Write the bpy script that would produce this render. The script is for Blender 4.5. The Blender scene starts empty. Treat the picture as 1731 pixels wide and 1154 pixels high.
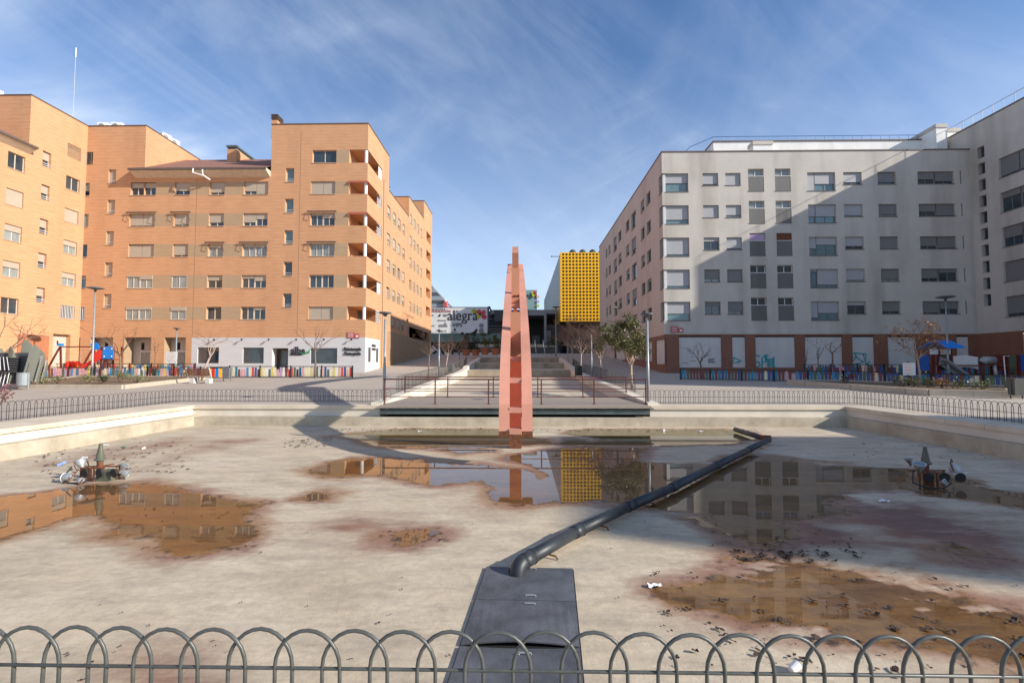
import bpy, math, random
import numpy as np
from mathutils import Vector, Matrix
random.seed(7)
R = math.radians
sc = bpy.context.scene
COL = sc.collection

# ------------------------------------------------------------------ camera, sky, sun, exposure
EYE = 1.6
YAW = math.atan(16.5/840); PITCH = math.atan(40/840)
cam_d = bpy.data.cameras.new('Camera'); cam = bpy.data.objects.new('Camera', cam_d); COL.objects.link(cam)
cam_d.sensor_width = 36; cam_d.lens = 36*840/1731; cam_d.clip_end = 6000; cam_d.clip_start = 0.05
cam.location = (0, 0, EYE); cam.rotation_euler = (R(90)+PITCH, 0, YAW)
sc.camera = cam
SUN = Vector((-1, .36, -.51)).normalized()
EL = math.asin(-SUN.z); AZ = math.atan2(-SUN.x, -SUN.y)
sun_d = bpy.data.lights.new('Sun', 'SUN'); sun = bpy.data.objects.new('Sun', sun_d); COL.objects.link(sun)
sun_d.energy = 5.0; sun_d.angle = R(.55); sun_d.color = (1, .93, .83)
sun.rotation_euler = SUN.to_track_quat('-Z', 'Y').to_euler(); sun.location = (60, -30, 60)
sc.view_settings.view_transform = 'Standard'; sc.view_settings.look = 'None'
sc.view_settings.exposure = 0.45; sc.view_settings.gamma = 1
w = bpy.data.worlds.new('World'); sc.world = w; w.use_nodes = True
nt = w.node_tree; nt.nodes.clear()
def N_(t, tree, **k):
    n = tree.nodes.new(t)
    for a, b in k.items(): setattr(n, a, b)
    return n
def build_world():
    L = nt.links.new
    out = N_('ShaderNodeOutputWorld', nt); bg = N_('ShaderNodeBackground', nt)
    bg.inputs['Strength'].default_value = .13
    sky = N_('ShaderNodeTexSky', nt, sky_type='NISHITA', sun_disc=False)
    sky.sun_elevation = EL; sky.sun_rotation = AZ; sky.air_density = 1.0; sky.dust_density = .25; sky.ozone_density = 6.0
    tc = N_('ShaderNodeTexCoord', nt); sep = N_('ShaderNodeSeparateXYZ', nt); L(tc.outputs['Generated'], sep.inputs[0])
    add = N_('ShaderNodeMath', nt, operation='ADD'); add.inputs[1].default_value = .30; L(sep.outputs['Z'], add.inputs[0])
    mx = N_('ShaderNodeMath', nt, operation='MAXIMUM'); mx.inputs[1].default_value = .05; L(add.outputs[0], mx.inputs[0])
    dx = N_('ShaderNodeMath', nt, operation='DIVIDE'); L(sep.outputs['X'], dx.inputs[0]); L(mx.outputs[0], dx.inputs[1])
    dy = N_('ShaderNodeMath', nt, operation='DIVIDE'); L(sep.outputs['Y'], dy.inputs[0]); L(mx.outputs[0], dy.inputs[1])
    cb = N_('ShaderNodeCombineXYZ', nt); L(dx.outputs[0], cb.inputs[0]); L(dy.outputs[0], cb.inputs[1])
    def layer(rot, sc_, loc, nscale, detail, lo, hi, dist=.6):
        mp = N_('ShaderNodeMapping', nt); mp.inputs['Rotation'].default_value = (0, 0, R(rot)); mp.inputs['Scale'].default_value = sc_
        mp.inputs['Location'].default_value = loc; L(cb.outputs[0], mp.inputs[0])
        no = N_('ShaderNodeTexNoise', nt); no.inputs['Scale'].default_value = nscale; no.inputs['Detail'].default_value = detail
        no.inputs['Roughness'].default_value = .6; no.inputs['Distortion'].default_value = dist; L(mp.outputs[0], no.inputs[0])
        mr = N_('ShaderNodeMapRange', nt, interpolation_type='SMOOTHSTEP'); mr.inputs[1].default_value = lo; mr.inputs[2].default_value = hi
        L(no.outputs[0], mr.inputs[0]); return mr.outputs[0]
    def direct(rot, sc_, loc, nscale, detail, lo, hi, dist):
        r1 = N_('ShaderNodeMapping', nt); r1.inputs['Rotation'].default_value = tuple(R(v) for v in rot); L(tc.outputs['Generated'], r1.inputs[0])
        mp = N_('ShaderNodeMapping', nt); mp.inputs['Scale'].default_value = sc_; mp.inputs['Location'].default_value = loc; L(r1.outputs[0], mp.inputs[0])
        no = N_('ShaderNodeTexNoise', nt); no.inputs['Scale'].default_value = nscale; no.inputs['Detail'].default_value = detail
        no.inputs['Roughness'].default_value = .58; no.inputs['Distortion'].default_value = dist; L(mp.outputs[0], no.inputs[0])
        mr = N_('ShaderNodeMapRange', nt, interpolation_type='SMOOTHSTEP'); mr.inputs[1].default_value = lo; mr.inputs[2].default_value = hi
        L(no.outputs[0], mr.inputs[0]); return mr.outputs[0]
    a = direct((0, 24, 10), (1.1, 1.3, 3.7), (3.3, 1.1, .4), 1.25, 10, .42, .86, .9)
    b = direct((0, -10, 0), (1, 1, 1.3), (1.35, .2, 2.2), 1.5, 4, .36, .66, .2)
    c = direct((0, -32, 0), (.9, 1, 4.3), (.4, 2.1, .9), 1.7, 10, .40, .86, 1.0)
    d = layer(-30, (1.4, .5, 1), (0.3, 7.4, 0), 2.1, 10, .42, .95, .9)
    m1 = N_('ShaderNodeMath', nt, operation='MULTIPLY'); L(a, m1.inputs[0]); L(b, m1.inputs[1])
    m2a = N_('ShaderNodeMath', nt, operation='MULTIPLY_ADD'); L(c, m2a.inputs[0]); m2a.inputs[1].default_value = .22; L(m1.outputs[0], m2a.inputs[2])
    m2 = N_('ShaderNodeMath', nt, operation='MULTIPLY_ADD'); L(d, m2.inputs[0]); m2.inputs[1].default_value = .14; L(m2a.outputs[0], m2.inputs[2])
    hz = N_('ShaderNodeMapRange', nt, interpolation_type='SMOOTHSTEP'); L(sep.outputs['Z'], hz.inputs[0])
    hz.inputs[1].default_value = .58; hz.inputs[2].default_value = 0.0; hz.inputs[3].default_value = 0; hz.inputs[4].default_value = .46
    hm = N_('ShaderNodeMath', nt, operation='MULTIPLY_ADD', use_clamp=True); L(m2.outputs[0], hm.inputs[0]); hm.inputs[1].default_value = .95; L(hz.outputs[0], hm.inputs[2])
    cl = N_('ShaderNodeMath', nt, operation='MINIMUM'); L(hm.outputs[0], cl.inputs[0]); cl.inputs[1].default_value = .85
    mix = N_('ShaderNodeMixRGB', nt); L(cl.outputs[0], mix.inputs[0]); L(sky.outputs[0], mix.inputs[1]); mix.inputs[2].default_value = (5.6, 6.1, 6.9, 1)
    L(mix.outputs[0], bg.inputs[0]); L(bg.outputs[0], out.inputs[0])
build_world()

# ------------------------------------------------------------------ projection helpers (photo pixel -> place in the world)
from mathutils import Euler
CM = Euler((R(90)+PITCH, 0, YAW)).to_matrix()
def ray(px, py): return CM @ Vector(((px-865.5)/840, -(py-577)/840, -1))
def at(px, py, z=0.0):
    d = ray(px, py); t = (z-EYE)/d.z; return Vector((d.x*t, d.y*t, z))
def aty(px, py, Y):
    d = ray(px, py); t = Y/d.y; return Vector((d.x*t, Y, EYE+d.z*t))
def atx(px, py, X):
    d = ray(px, py); t = X/d.x; return Vector((X, d.y*t, EYE+d.z*t))
def zy(py, Y, px=882): return aty(px, py, Y).z
def xy(px, Y, py=617): return aty(px, py, Y).x
def zg(Y, X=0):
    z = 0.0
    if Y > 20: z = min(Y-20, 27)*.0333
    if Y > 47: z += min(Y-47, 40)*.068
    return z

# ------------------------------------------------------------------ materials
def mat(name, col, rough=.75, metal=0, spec=.4, var=.12, vscale=3., streak=None, bump=0, bscale=40., col2=None, dirt=0):
    m = bpy.data.materials.new(name); m.use_nodes = True; t = m.node_tree; b = t.nodes['Principled BSDF']; L = t.links.new
    b.inputs['Roughness'].default_value = rough; b.inputs['Metallic'].default_value = metal; b.inputs['Specular IOR Level'].default_value = spec
    tc = N_('ShaderNodeTexCoord', t); mp = N_('ShaderNodeMapping', t); L(tc.outputs['Object'], mp.inputs[0])
    if streak: mp.inputs['Scale'].default_value = streak
    no = N_('ShaderNodeTexNoise', t); no.inputs['Scale'].default_value = vscale; no.inputs['Detail'].default_value = 6; no.inputs['Roughness'].default_value = .65
    L(mp.outputs[0], no.inputs[0])
    cr = N_('ShaderNodeValToRGB', t); c2 = col2 or tuple(min(1, c*(1+var)) for c in col); c1 = tuple(c*(1-var) for c in col)
    cr.color_ramp.elements[0].position = .3; cr.color_ramp.elements[1].position = .7
    cr.color_ramp.elements[0].color = (*c1, 1); cr.color_ramp.elements[1].color = (*c2, 1)
    L(no.outputs[0], cr.inputs[0]); res = cr.outputs[0]
    if dirt:
        n2 = N_('ShaderNodeTexNoise', t); n2.inputs['Scale'].default_value = .35; n2.inputs['Detail'].default_value = 7
        mp2 = N_('ShaderNodeMapping', t); mp2.inputs['Scale'].default_value = (1.6, 1.6, .22); L(tc.outputs['Object'], mp2.inputs[0]); L(mp2.outputs[0], n2.inputs[0])
        mr = N_('ShaderNodeMapRange', t); mr.inputs[1].default_value = .45; mr.inputs[2].default_value = .75; mr.inputs[4].default_value = dirt; L(n2.outputs[0], mr.inputs[0])
        mx = N_('ShaderNodeMixRGB', t, blend_type='MULTIPLY'); L(mr.outputs[0], mx.inputs[0]); L(res, mx.inputs[1]); mx.inputs[2].default_value = (.45, .42, .38, 1); res = mx.outputs[0]
    L(res, b.inputs['Base Color'])
    if bump:
        n3 = N_('ShaderNodeTexNoise', t); n3.inputs['Scale'].default_value = bscale; n3.inputs['Detail'].default_value = 4; L(mp.outputs[0], n3.inputs[0])
        bp = N_('ShaderNodeBump', t); bp.inputs['Strength'].default_value = bump; bp.inputs['Distance'].default_value = .02; L(n3.outputs[0], bp.inputs['Height']); L(bp.outputs[0], b.inputs['Normal'])
    return m
def lines(m, axis, period, width, dark, second=None):
    """darken thin joint lines along one object axis (real joints of the surface)"""
    t = m.node_tree; b = t.nodes['Principled BSDF']; L = t.links.new
    src = b.inputs['Base Color'].links[0].from_socket
    tc = N_('ShaderNodeTexCoord', t); sp = N_('ShaderNodeSeparateXYZ', t); L(tc.outputs['Object'], sp.inputs[0])
    for ax, per, wd, dk in [(axis, period, width, dark)] + ([second] if second else []):
        dv = N_('ShaderNodeMath', t, operation='DIVIDE'); L(sp.outputs[ax], dv.inputs[0]); dv.inputs[1].default_value = per
        fr = N_('ShaderNodeMath', t, operation='FRACT'); L(dv.outputs[0], fr.inputs[0])
        lt = N_('ShaderNodeMath', t, operation='LESS_THAN'); L(fr.outputs[0], lt.inputs[0]); lt.inputs[1].default_value = wd/per
        mx = N_('ShaderNodeMixRGB', t, blend_type='MULTIPLY'); L(lt.outputs[0], mx.inputs[0]); L(src, mx.inputs[1]); mx.inputs[2].default_value = (dk, dk, dk, 1)
        src = mx.outputs[0]
    L(src, b.inputs['Base Color']); return m
M = {}
M['brick'] = mat('orange_brick', (.55, .29, .15), .85, var=.10, vscale=1.6, streak=(.5, .5, 5), bump=.25, bscale=14, col2=(.62, .345, .185), dirt=.2)
lines(M['brick'], 2, .32, .035, .86)
M['band'] = mat('beige_tile', (.40, .28, .17), .8, var=.08, vscale=1.2, streak=(.6, .6, 4))
M['claddark'] = mat('brown_cladding', (.36, .235, .13), .8, var=.08, vscale=1.2, streak=(.6, .6, 3))
M['stone'] = mat('pale_stone', (.56, .55, .55), .7, var=.06, vscale=.8, streak=(.8, .8, 5)); lines(M['stone'], 2, .42, .02, .86)
M['render'] = mat('grey_render', (.53, .49, .435), .9, var=.07, vscale=.6, dirt=.5, bump=.12, bscale=18)
lines(M['render'], 2, 3.0, .02, 1.12)
M['renderpink'] = mat('pinkish_render', (.54, .44, .38), .9, var=.05, vscale=.5, dirt=.3, bump=.12, bscale=18)
M['brown'] = mat('brown_stone', (.225, .10, .062), .75, var=.10, vscale=1.1); lines(M['brown'], 2, .5, .015, .8)
M['whitewall'] = mat('white_paint', (.78, .77, .74), .8, var=.05, vscale=1, dirt=.3)
M['panel'] = mat('pale_panel', (.58, .56, .53), .75, var=.05, vscale=.8, dirt=.3)
M['shutter'] = mat('beige_shutter', (.44, .37, .285), .6, var=.04); lines(M['shutter'], 2, .06, .012, .7)
M['shuttergrey'] = mat('grey_shutter', (.39, .39, .40), .6, var=.04); lines(M['shuttergrey'], 2, .06, .012, .72)
M['shuttershaded'] = mat('shaded_shutter', (.20, .195, .19), .6, var=.05); lines(M['shuttershaded'], 2, .06, .012, .72)  # copy of the grey shutter with the walls' shade put into its colour
M['glass'] = mat('window_glass', (.035, .05, .06), .06, spec=.9, var=.3, vscale=.8)
M['glasscurtain'] = mat('glass_over_curtain', (.24, .27, .26), .12, spec=.7, var=.3, vscale=2.5, streak=(3, 3, .3))
M['glassteal'] = mat('teal_glass', (.12, .20, .21), .1, spec=.8, var=.2)
M['frame'] = mat('cream_frame', (.58, .50, .40), .5)
M['framedark'] = mat('grey_frame', (.16, .16, .165), .45)
M['framewhite'] = mat('white_frame', (.62, .62, .60), .5)
M['sill'] = mat('window_sill', (.45, .34, .25), .8)
M['silldark'] = mat('dark_sill', (.16, .15, .145), .8)
M['coping'] = mat('dark_coping', (.12, .09, .075), .6)
M['tile'] = mat('roof_tile', (.30, .15, .11), .8, var=.18, vscale=4)
M['slabwhite'] = mat('eave_plaster', (.62, .52, .40), .8)
M['darkslats'] = mat('balcony_slats', (.16, .155, .145), .6, var=.06, dirt=.4); lines(M['darkslats'], 2, .09, .025, .6)
M['aluminium'] = mat('aluminium', (.62, .63, .64), .35, metal=.7)
M['steelgrey'] = mat('galvanised', (.42, .43, .43), .5, metal=.5)
M['ac'] = mat('white_casing', (.78, .78, .76), .5)
M['black'] = mat('black_metal', (.02, .02, .022), .5)
M['dark'] = mat('dark_void', (.012, .012, .013), .9)  # near-black, also painted in for shade under the deck and above boarded panels
M['rail'] = mat('red_brown_paint', (.10, .028, .022), .5, var=.25, vscale=8)
M['hoop'] = mat('grey_green_paint', (.078, .082, .074), .42, var=.30, vscale=12, spec=.5)
M['hoopbrown'] = mat('dark_fence_paint', (.05, .045, .045), .5, var=.2, vscale=10)
M['pink'] = mat('salmon_paint', (.60, .275, .19), .6, var=.08, vscale=2, dirt=.45, bump=.05)
M['salmon'] = mat('front_face_salmon', (.50, .22, .12), .6, var=.08, vscale=3, dirt=.25, streak=(1, 1, .3))  # deeper copy of the sunlit salmon; weaker light on front faces put in
M['red'] = mat('red_oxide_paint', (.38, .06, .026), .6, var=.15, vscale=3, dirt=.4)
M['rust'] = mat('rust', (.15, .055, .025), .9, var=.5, vscale=9)
M['deck'] = mat('deck_boards', (.30, .25, .205), .8, var=.12, vscale=2, streak=(.3, 6, 1)); lines(M['deck'], 1, .16, .02, .55)
M['steelbeam'] = mat('deck_beam', (.085, .105, .10), .5, var=.25, vscale=3)
M['pipe'] = mat('grey_pvc', (.024, .029, .034), .48, var=.25, vscale=6, spec=.5)
M['lid'] = mat('slate_sheet', (.080, .082, .087), .55, var=.35, vscale=3.2, col2=(.12, .125, .14), bump=.15, bscale=45)
M['wood'] = mat('bench_wood', (.20, .065, .03), .6, var=.2, vscale=8)
M['concrete'] = mat('pale_concrete', (.55, .53, .49), .85, var=.08)
M['kerb'] = mat('kerb_stone', (.47, .40, .31), .85, var=.12, vscale=3)
lines(M['kerb'], 0, 1.0, .025, .7)
M['soil'] = mat('planter_soil', (.17, .12, .075), .95, var=.35, vscale=4)
M['bark'] = mat('bark', (.20, .14, .10), .9, var=.25, vscale=12)
M['barkpale'] = mat('pale_bark', (.42, .31, .24), .9, var=.2, vscale=9)
M['twig'] = mat('twigs', (.17, .105, .075), .9, var=.2)
M['leaf'] = mat('green_leaf', (.055, .07, .018), .5, var=.5, vscale=2.2, col2=(.15, .145, .035))
M['leafdark'] = mat('dark_leaf', (.035, .055, .018), .6, var=.4, vscale=2)
M['leafpale'] = mat('pale_shrub_leaf', (.16, .17, .07), .7, var=.4, vscale=3)
M['leafbrown'] = mat('dry_leaf', (.32, .16, .06), .8, var=.4, vscale=4)
M['leafred'] = mat('red_shrub_leaf', (.16, .04, .05), .7, var=.4, vscale=4)
M['terracotta'] = mat('terracotta', (.40, .15, .075), .8)
M['blue'] = mat('bright_blue', (.0, .22, .72), .4, var=.03)
M['bluedark'] = mat('deep_blue', (.02, .10, .36), .45)
M['brightred'] = mat('bright_red', (.70, .035, .02), .4, var=.05)
M['maroon'] = mat('maroon_post', (.13, .02, .018), .5)
M['yellow'] = mat('yellow_panel', (.88, .47, .008), .5, var=.04, vscale=.6)
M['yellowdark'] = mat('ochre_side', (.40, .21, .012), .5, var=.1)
M['hole'] = mat('dark_hole', (.055, .03, .006), .8)
M['sign'] = mat('sign_white', (.72, .71, .68), .6, var=.03)
M['ink'] = mat('dark_ink', (.03, .03, .035), .6)
M['inkgrey'] = mat('grey_ink', (.24, .24, .25), .6)
M['inkred'] = mat('red_ink', (.46, .085, .075), .6)
M['petalred'] = mat('petal_red', (.62, .055, .075), .5); M['petalgreen'] = mat('petal_green', (.42, .50, .03), .5)
M['teal'] = mat('teal_spray', (.02, .32, .36), .6)
M['greensign'] = mat('green_logo', (.03, .30, .12), .5)
M['white'] = mat('white_plastic', (.75, .75, .74), .5); M['bluelight'] = mat('blue_plastic', (.25, .38, .80), .4)
M['chair'] = mat('grey_chair', (.20, .20, .165), .6, var=.15, vscale=12)
M['tablegrey'] = mat('dark_table', (.07, .07, .075), .6)
M['malldark'] = mat('mall_dark', (.055, .06, .07), .5, var=.15); M['mallgrey'] = mat('mall_grey', (.30, .31, .32), .6)
M['slatside'] = mat('slat_side', (.36, .38, .36), .5, var=.1); lines(M['slatside'], 2, .75, .28, .35)
M['officeband'] = mat('office_bands', (.28, .30, .32), .5); lines(M['officeband'], 2, 3.2, 1.5, .28)
M['greenglass'] = mat('green_glass', (.20, .30, .29), .3)
M['asphalt'] = mat('dark_paving', (.10, .10, .10), .9)
M['lampgrey'] = mat('lamp_paint', (.30, .33, .34), .45, metal=.3); M['lamphead'] = mat('lamp_head', (.11, .115, .12), .45)
M['nozzle'] = mat('green_bronze', (.11, .115, .08), .6, var=.3, vscale=14)
SL = ['pinks', 'creams', 'blues', 'greens', 'maroons', 'navys', 'peach', 'yellowy', 'redd', 'lilac', 'whites', 'teals']
for n_, c_ in zip(SL, [(.62, .32, .34), (.68, .62, .40), (.06, .24, .42), (.09, .14, .09), (.18, .06, .06), (.05, .09, .24), (.66, .38, .28), (.62, .50, .14), (.55, .07, .05), (.42, .30, .45), (.70, .68, .62), (.03, .20, .30)]):
    M[n_] = mat('slat_'+n_, c_, .6, var=.08)

# ------------------------------------------------------------------ mesh helpers
class MB:
    def __init__(s): s.v = []; s.f = []; s.m = []
    def add(s, vs, fs, mi=0):
        o = len(s.v); s.v += [tuple(p) for p in vs]; s.f += [tuple(o+i for i in f) for f in fs]; s.m += [mi]*len(fs); return s
    def hexa(s, p, mi=0): return s.add(p, [(0, 3, 2, 1), (4, 5, 6, 7), (0, 1, 5, 4), (1, 2, 6, 5), (2, 3, 7, 6), (3, 0, 4, 7)], mi)
    def box(s, a, b, mi=0):
        x0, y0, z0 = a; x1, y1, z1 = b
        return s.hexa([(x0, y0, z0), (x1, y0, z0), (x1, y1, z0), (x0, y1, z0), (x0, y0, z1), (x1, y0, z1), (x1, y1, z1), (x0, y1, z1)], mi)
    def bar(s, a, b, w, h, mi=0, up=(0, 0, 1)):
        a = Vector(a); b = Vector(b); d = (b-a).normalized(); up = Vector(up)
        if abs(d.dot(up)) > .98: up = Vector((0, 1, 0))
        sd = d.cross(up).normalized()*w/2; u = sd.cross(d).normalized()*h/2
        return s.hexa([a-sd-u, a+sd-u, a+sd+u, a-sd+u, b-sd-u, b+sd-u, b+sd+u, b-sd+u], mi)
    def tube(s, pts, r, n=8, mi=0, cap=True):
        pts = [Vector(p) for p in pts]; rs = r if isinstance(r, (list, tuple)) else [r]*len(pts); rings = []
        ref = None
        for i, p in enumerate(pts):
            d = (pts[min(i+1, len(pts)-1)]-pts[max(i-1, 0)])
            d = d.normalized() if d.length > 1e-9 else Vector((0, 0, 1))
            if ref is None: ref = d.orthogonal().normalized()
            ref = (ref-d*ref.dot(d)); ref = ref.normalized() if ref.length > 1e-6 else d.orthogonal().normalized()
            q = d.cross(ref); rings.append([p+(ref*math.cos(2*math.pi*k/n)+q*math.sin(2*math.pi*k/n))*rs[i] for k in range(n)])
        vs = [p for rg in rings for p in rg]; fs = []
        for i in range(len(pts)-1):
            for k in range(n): fs.append((i*n+k, i*n+(k+1) % n, (i+1)*n+(k+1) % n, (i+1)*n+k))
        if cap: fs += [tuple(range(n))[::-1], tuple((len(pts)-1)*n+k for k in range(n))]
        return s.add(vs, fs, mi)
    def lathe(s, c, prof, n=16, mi=0, axis=(0, 0, 1)):
        ax = Vector(axis).normalized(); u = ax.orthogonal().normalized(); v = ax.cross(u); c = Vector(c); vs = []; fs = []
        for (r, h) in prof:
            for k in range(n): a = 2*math.pi*k/n; vs.append(c+ax*h+(u*math.cos(a)+v*math.sin(a))*max(r, .0005))
        for i in range(len(prof)-1):
            for k in range(n): fs.append((i*n+k, i*n+(k+1) % n, (i+1)*n+(k+1) % n, (i+1)*n+k))
        fs += [tuple(range(n))[::-1], tuple((len(prof)-1)*n+k for k in range(n))]
        return s.add(vs, fs, mi)
    def prism(s, poly, d, mi=0):
        d = Vector(d); n = len(poly); a = [Vector(p) for p in poly]
        return s.add(a+[p+d for p in a], [tuple(range(n))[::-1], tuple(range(n, 2*n))]+[(i, (i+1) % n, n+(i+1) % n, n+i) for i in range(n)], mi)
    def build(s, name, mats, parent=None, loc=None, smooth=False):
        if not isinstance(mats, (list, tuple)): mats = [mats]
        o0 = Vector(ORG.get(parent.name, (0, 0, 0))) if parent else Vector(loc or (0, 0, 0))
        me = bpy.data.meshes.new(name); me.from_pydata([tuple(Vector(p)-o0) for p in s.v], [], s.f)
        for m_ in mats: me.materials.append(M[m_] if isinstance(m_, str) else m_)
        me.polygons.foreach_set('material_index', s.m)
        if smooth: me.polygons.foreach_set('use_smooth', [True]*len(s.f))
        me.update(); o = bpy.data.objects.new(name, me); COL.objects.link(o)
        if parent: o.parent = parent
        else: o.location = o0
        ORG[o.name] = tuple(o0); return o
ORG = {}
def tag(o, label, cat, group=None):
    o['label'] = label; o['category'] = cat
    if group: o['group'] = group
    return o
def thing(name, label, cat, loc=(0, 0, 0), group=None):
    o = bpy.data.objects.new(name, None); COL.objects.link(o); o.location = loc; o.empty_display_size = .2
    ORG[o.name] = tuple(loc); return tag(o, label, cat, group)
def struct(o): o['kind'] = 'structure'; return o
def kids(o): return [c for c in bpy.data.objects if c.parent == o]
def dup(o, loc, rz=0, scale=1, label=None, parent=None):
    c = o.copy(); COL.objects.link(c)
    if parent: c.parent = parent
    else: c.location = loc; c.rotation_euler = (0, 0, rz); c.scale = (scale,)*3
    if label: c['label'] = label
    for k in kids(o): dup(k, None, parent=c)
    return c
def text(name, s, size, loc, rot, m, parent, ext=.01, align='CENTER', sx=1, bold=0):
    cu = bpy.data.curves.new(name, 'FONT'); cu.body = s; cu.size = size; cu.extrude = ext; cu.align_x = align; cu.align_y = 'CENTER'; cu.offset = bold; cu.resolution_u = 3
    t = bpy.data.objects.new(name+'_tmp', cu); COL.objects.link(t); bpy.context.view_layer.update()
    me = bpy.data.meshes.new_from_object(t.evaluated_get(bpy.context.evaluated_depsgraph_get())); bpy.data.objects.remove(t)
    me.materials.clear(); me.materials.append(M[m] if isinstance(m, str) else m)
    o0 = Vector(ORG.get(parent.name, (0, 0, 0))) if parent else Vector((0, 0, 0))
    T = Matrix.Translation(Vector(loc)-o0) @ rot.to_4x4() @ Matrix.Diagonal((sx, 1, 1, 1)); me.transform(T)
    o = bpy.data.objects.new(name, me); COL.objects.link(o); o.parent = parent; ORG[o.name] = tuple(o0); return o
FRONT = Matrix.Rotation(R(90), 3, 'X')                      # text reads on a wall facing -Y
RIGHTF = Matrix.Rotation(R(90), 3, 'Z') @ FRONT             # on a wall facing +X
LEFTF = Matrix.Rotation(R(-90), 3, 'Z') @ FRONT             # on a wall facing -X

class Face:
    """a vertical facade: u along the wall, z up, d inwards"""
    def __init__(s, P, U, N): s.P = Vector((*P, 0)); s.U = Vector((*U, 0)); s.N = Vector((*N, 0))
    def pt(s, u, z, d=0): p = s.P+s.U*u-s.N*d; return (p.x, p.y, z)
    def slab(s, mb, u0, u1, z0, z1, d0, d1, mi=0):
        q = [s.pt(u0, z0, d0), s.pt(u1, z0, d0), s.pt(u1, z0, d1), s.pt(u0, z0, d1), s.pt(u0, z1, d0), s.pt(u1, z1, d0), s.pt(u1, z1, d1), s.pt(u0, z1, d1)]
        mb.hexa(q, mi)
    def wall(s, mb, u0, u1, z0, z1, holes, zones=(), topfn=None):
        us = sorted({round(x, 4) for x in [u0, u1]+[h[i] for h in list(holes)+list(zones) for i in (0, 1)] if u0 <= x <= u1})
        zs = sorted({round(x, 4) for x in [z0, z1]+[h[i] for h in list(holes)+list(zones) for i in (2, 3)] if z0 <= x <= z1})
        idx = {}; vs = []; fs = []; ms = []
        def vid(i, j):
            if (i, j) not in idx: idx[(i, j)] = len(vs); vs.append(s.pt(us[i], zs[j]))
            return idx[(i, j)]
        for i in range(len(us)-1):
            for j in range(len(zs)-1):
                cu = (us[i]+us[i+1])/2; cz = (zs[j]+zs[j+1])/2
                if any(h[0] < cu < h[1] and h[2] < cz < h[3] for h in holes): continue
                mi = 0
                for zn in zones:
                    if zn[0] < cu < zn[1] and zn[2] < cz < zn[3]: mi = zn[4]
                fs.append((vid(i, j), vid(i+1, j), vid(i+1, j+1), vid(i, j+1))); ms.append(mi)
        o = len(mb.v); mb.v += vs; mb.f += [tuple(o+k for k in f) for f in fs]; mb.m += ms
        for h in holes:
            a, b, c, d, dep = h[:5]; mi = h[5] if len(h) > 5 else 0
            q = [s.pt(a, c), s.pt(b, c), s.pt(b, d), s.pt(a, d), s.pt(a, c, dep), s.pt(b, c, dep), s.pt(b, d, dep), s.pt(a, d, dep)]
            fcs = [(0, 1, 5, 4), (2, 3, 7, 6)]
            if a > u0+1e-3: fcs.append((3, 0, 4, 7))
            if b < u1-1e-3: fcs.append((1, 2, 6, 5))
            if len(h) > 6 and h[6]: fcs.append((4, 5, 6, 7))
            mb.add(q, fcs, mi)
def window(root, F, h, fm='frame', sm='shutter', gm='glass', shut=.5, n=2, side=None, sill='sill', ft=.05):
    a, b, c, d, dep = h[:5]; mb = MB()
    F.slab(mb, a+.002, b-.002, d-ft, d-.002, dep-.07, dep-.005); F.slab(mb, a+.002, b-.002, c+.002, c+ft, dep-.07, dep-.005)
    F.slab(mb, a+.002, a+ft, c+ft, d-ft, dep-.07, dep-.005); F.slab(mb, b-ft, b-.002, c+ft, d-ft, dep-.07, dep-.005)
    for k in range(1, n):
        u = a+(b-a)*k/n; wd = .07 if (n == 4 and k == 2) else .035
        F.slab(mb, u-wd, u+wd, c+ft, d-ft, dep-.066, dep-.005)
    wo = mb.build('window', fm, root)
    p = MB(); F.slab(p, a+ft, b-ft, c+ft, d-ft, dep-.03, dep-.004); p.build('pane', gm, wo)
    if shut > .03:
        p = MB(); zz = d-.004-(d-c-.01)*min(shut, 1)
        if n == 4:
            m_ = (a+b)/2; F.slab(p, a+.02, m_-.02, zz, d-.004, dep-.12, dep-.075); z2 = d-.004-(d-c-.01)*min(1, max(.1, shut+random.choice([0, 0, -.25, .2])))
            F.slab(p, m_+.02, b-.02, z2, d-.004, dep-.12, dep-.075)
        else: F.slab(p, a+.02, b-.02, zz, d-.004, dep-.12, dep-.075)
        p.build('shutter', sm, wo)
    if sill:
        p = MB(); F.slab(p, a-.03, b+.03, c-.05, c+.006, -.05, dep-.08); p.build('sill', sill, wo)
    return wo

# ------------------------------------------------------------------ ground, pool basin, puddles
FZ = -.75; PX0, PX1, PY0, PY1 = -12.75, 12.30, 2.35, 19.2
M['paving'] = mat('plaza_paving', (.40, .345, .285), .9, var=.09, vscale=.7, col2=(.43, .375, .315), bump=.1, bscale=25)
lines(M['paving'], 1, 2.6, .07, .62, (0, 1.3, .02, .9))
def sheet(name, X0, X1, Ys, m, dz=0):
    b = MB(); vs = []
    for Y in Ys: vs += [(X0, Y, zg(Y)+dz), (X1, Y, zg(Y)+dz)]
    b.add(vs, [(2*i, 2*i+1, 2*i+3, 2*i+2) for i in range(len(Ys)-1)]); return b
g = MB()
for X0, X1, Ys in [(-900, 900, [-600, 2.3]), (-900, -13.0, [2.3, 19.6]), (12.55, 900, [2.3, 19.6]),
                   (-900, -5.75, [19.6, 20, 30, 40, 47, 55, 70, 87]), (5.15, 900, [19.6, 20, 30, 40, 47, 55, 70, 87]),
                   (-5.75, 5.15, [68.5, 75, 87]), (-900, 900, [87, 600, 4000])]:
    s_ = sheet('x', X0, X1, Ys, None); g.add(s_.v, s_.f)
struct(g.build('plaza_ground', 'paving'))
def coping_mat():
    m = mat('coping_stone', (.62, .53, .41), .8, var=.10, vscale=1.6, dirt=.35); return m
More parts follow.
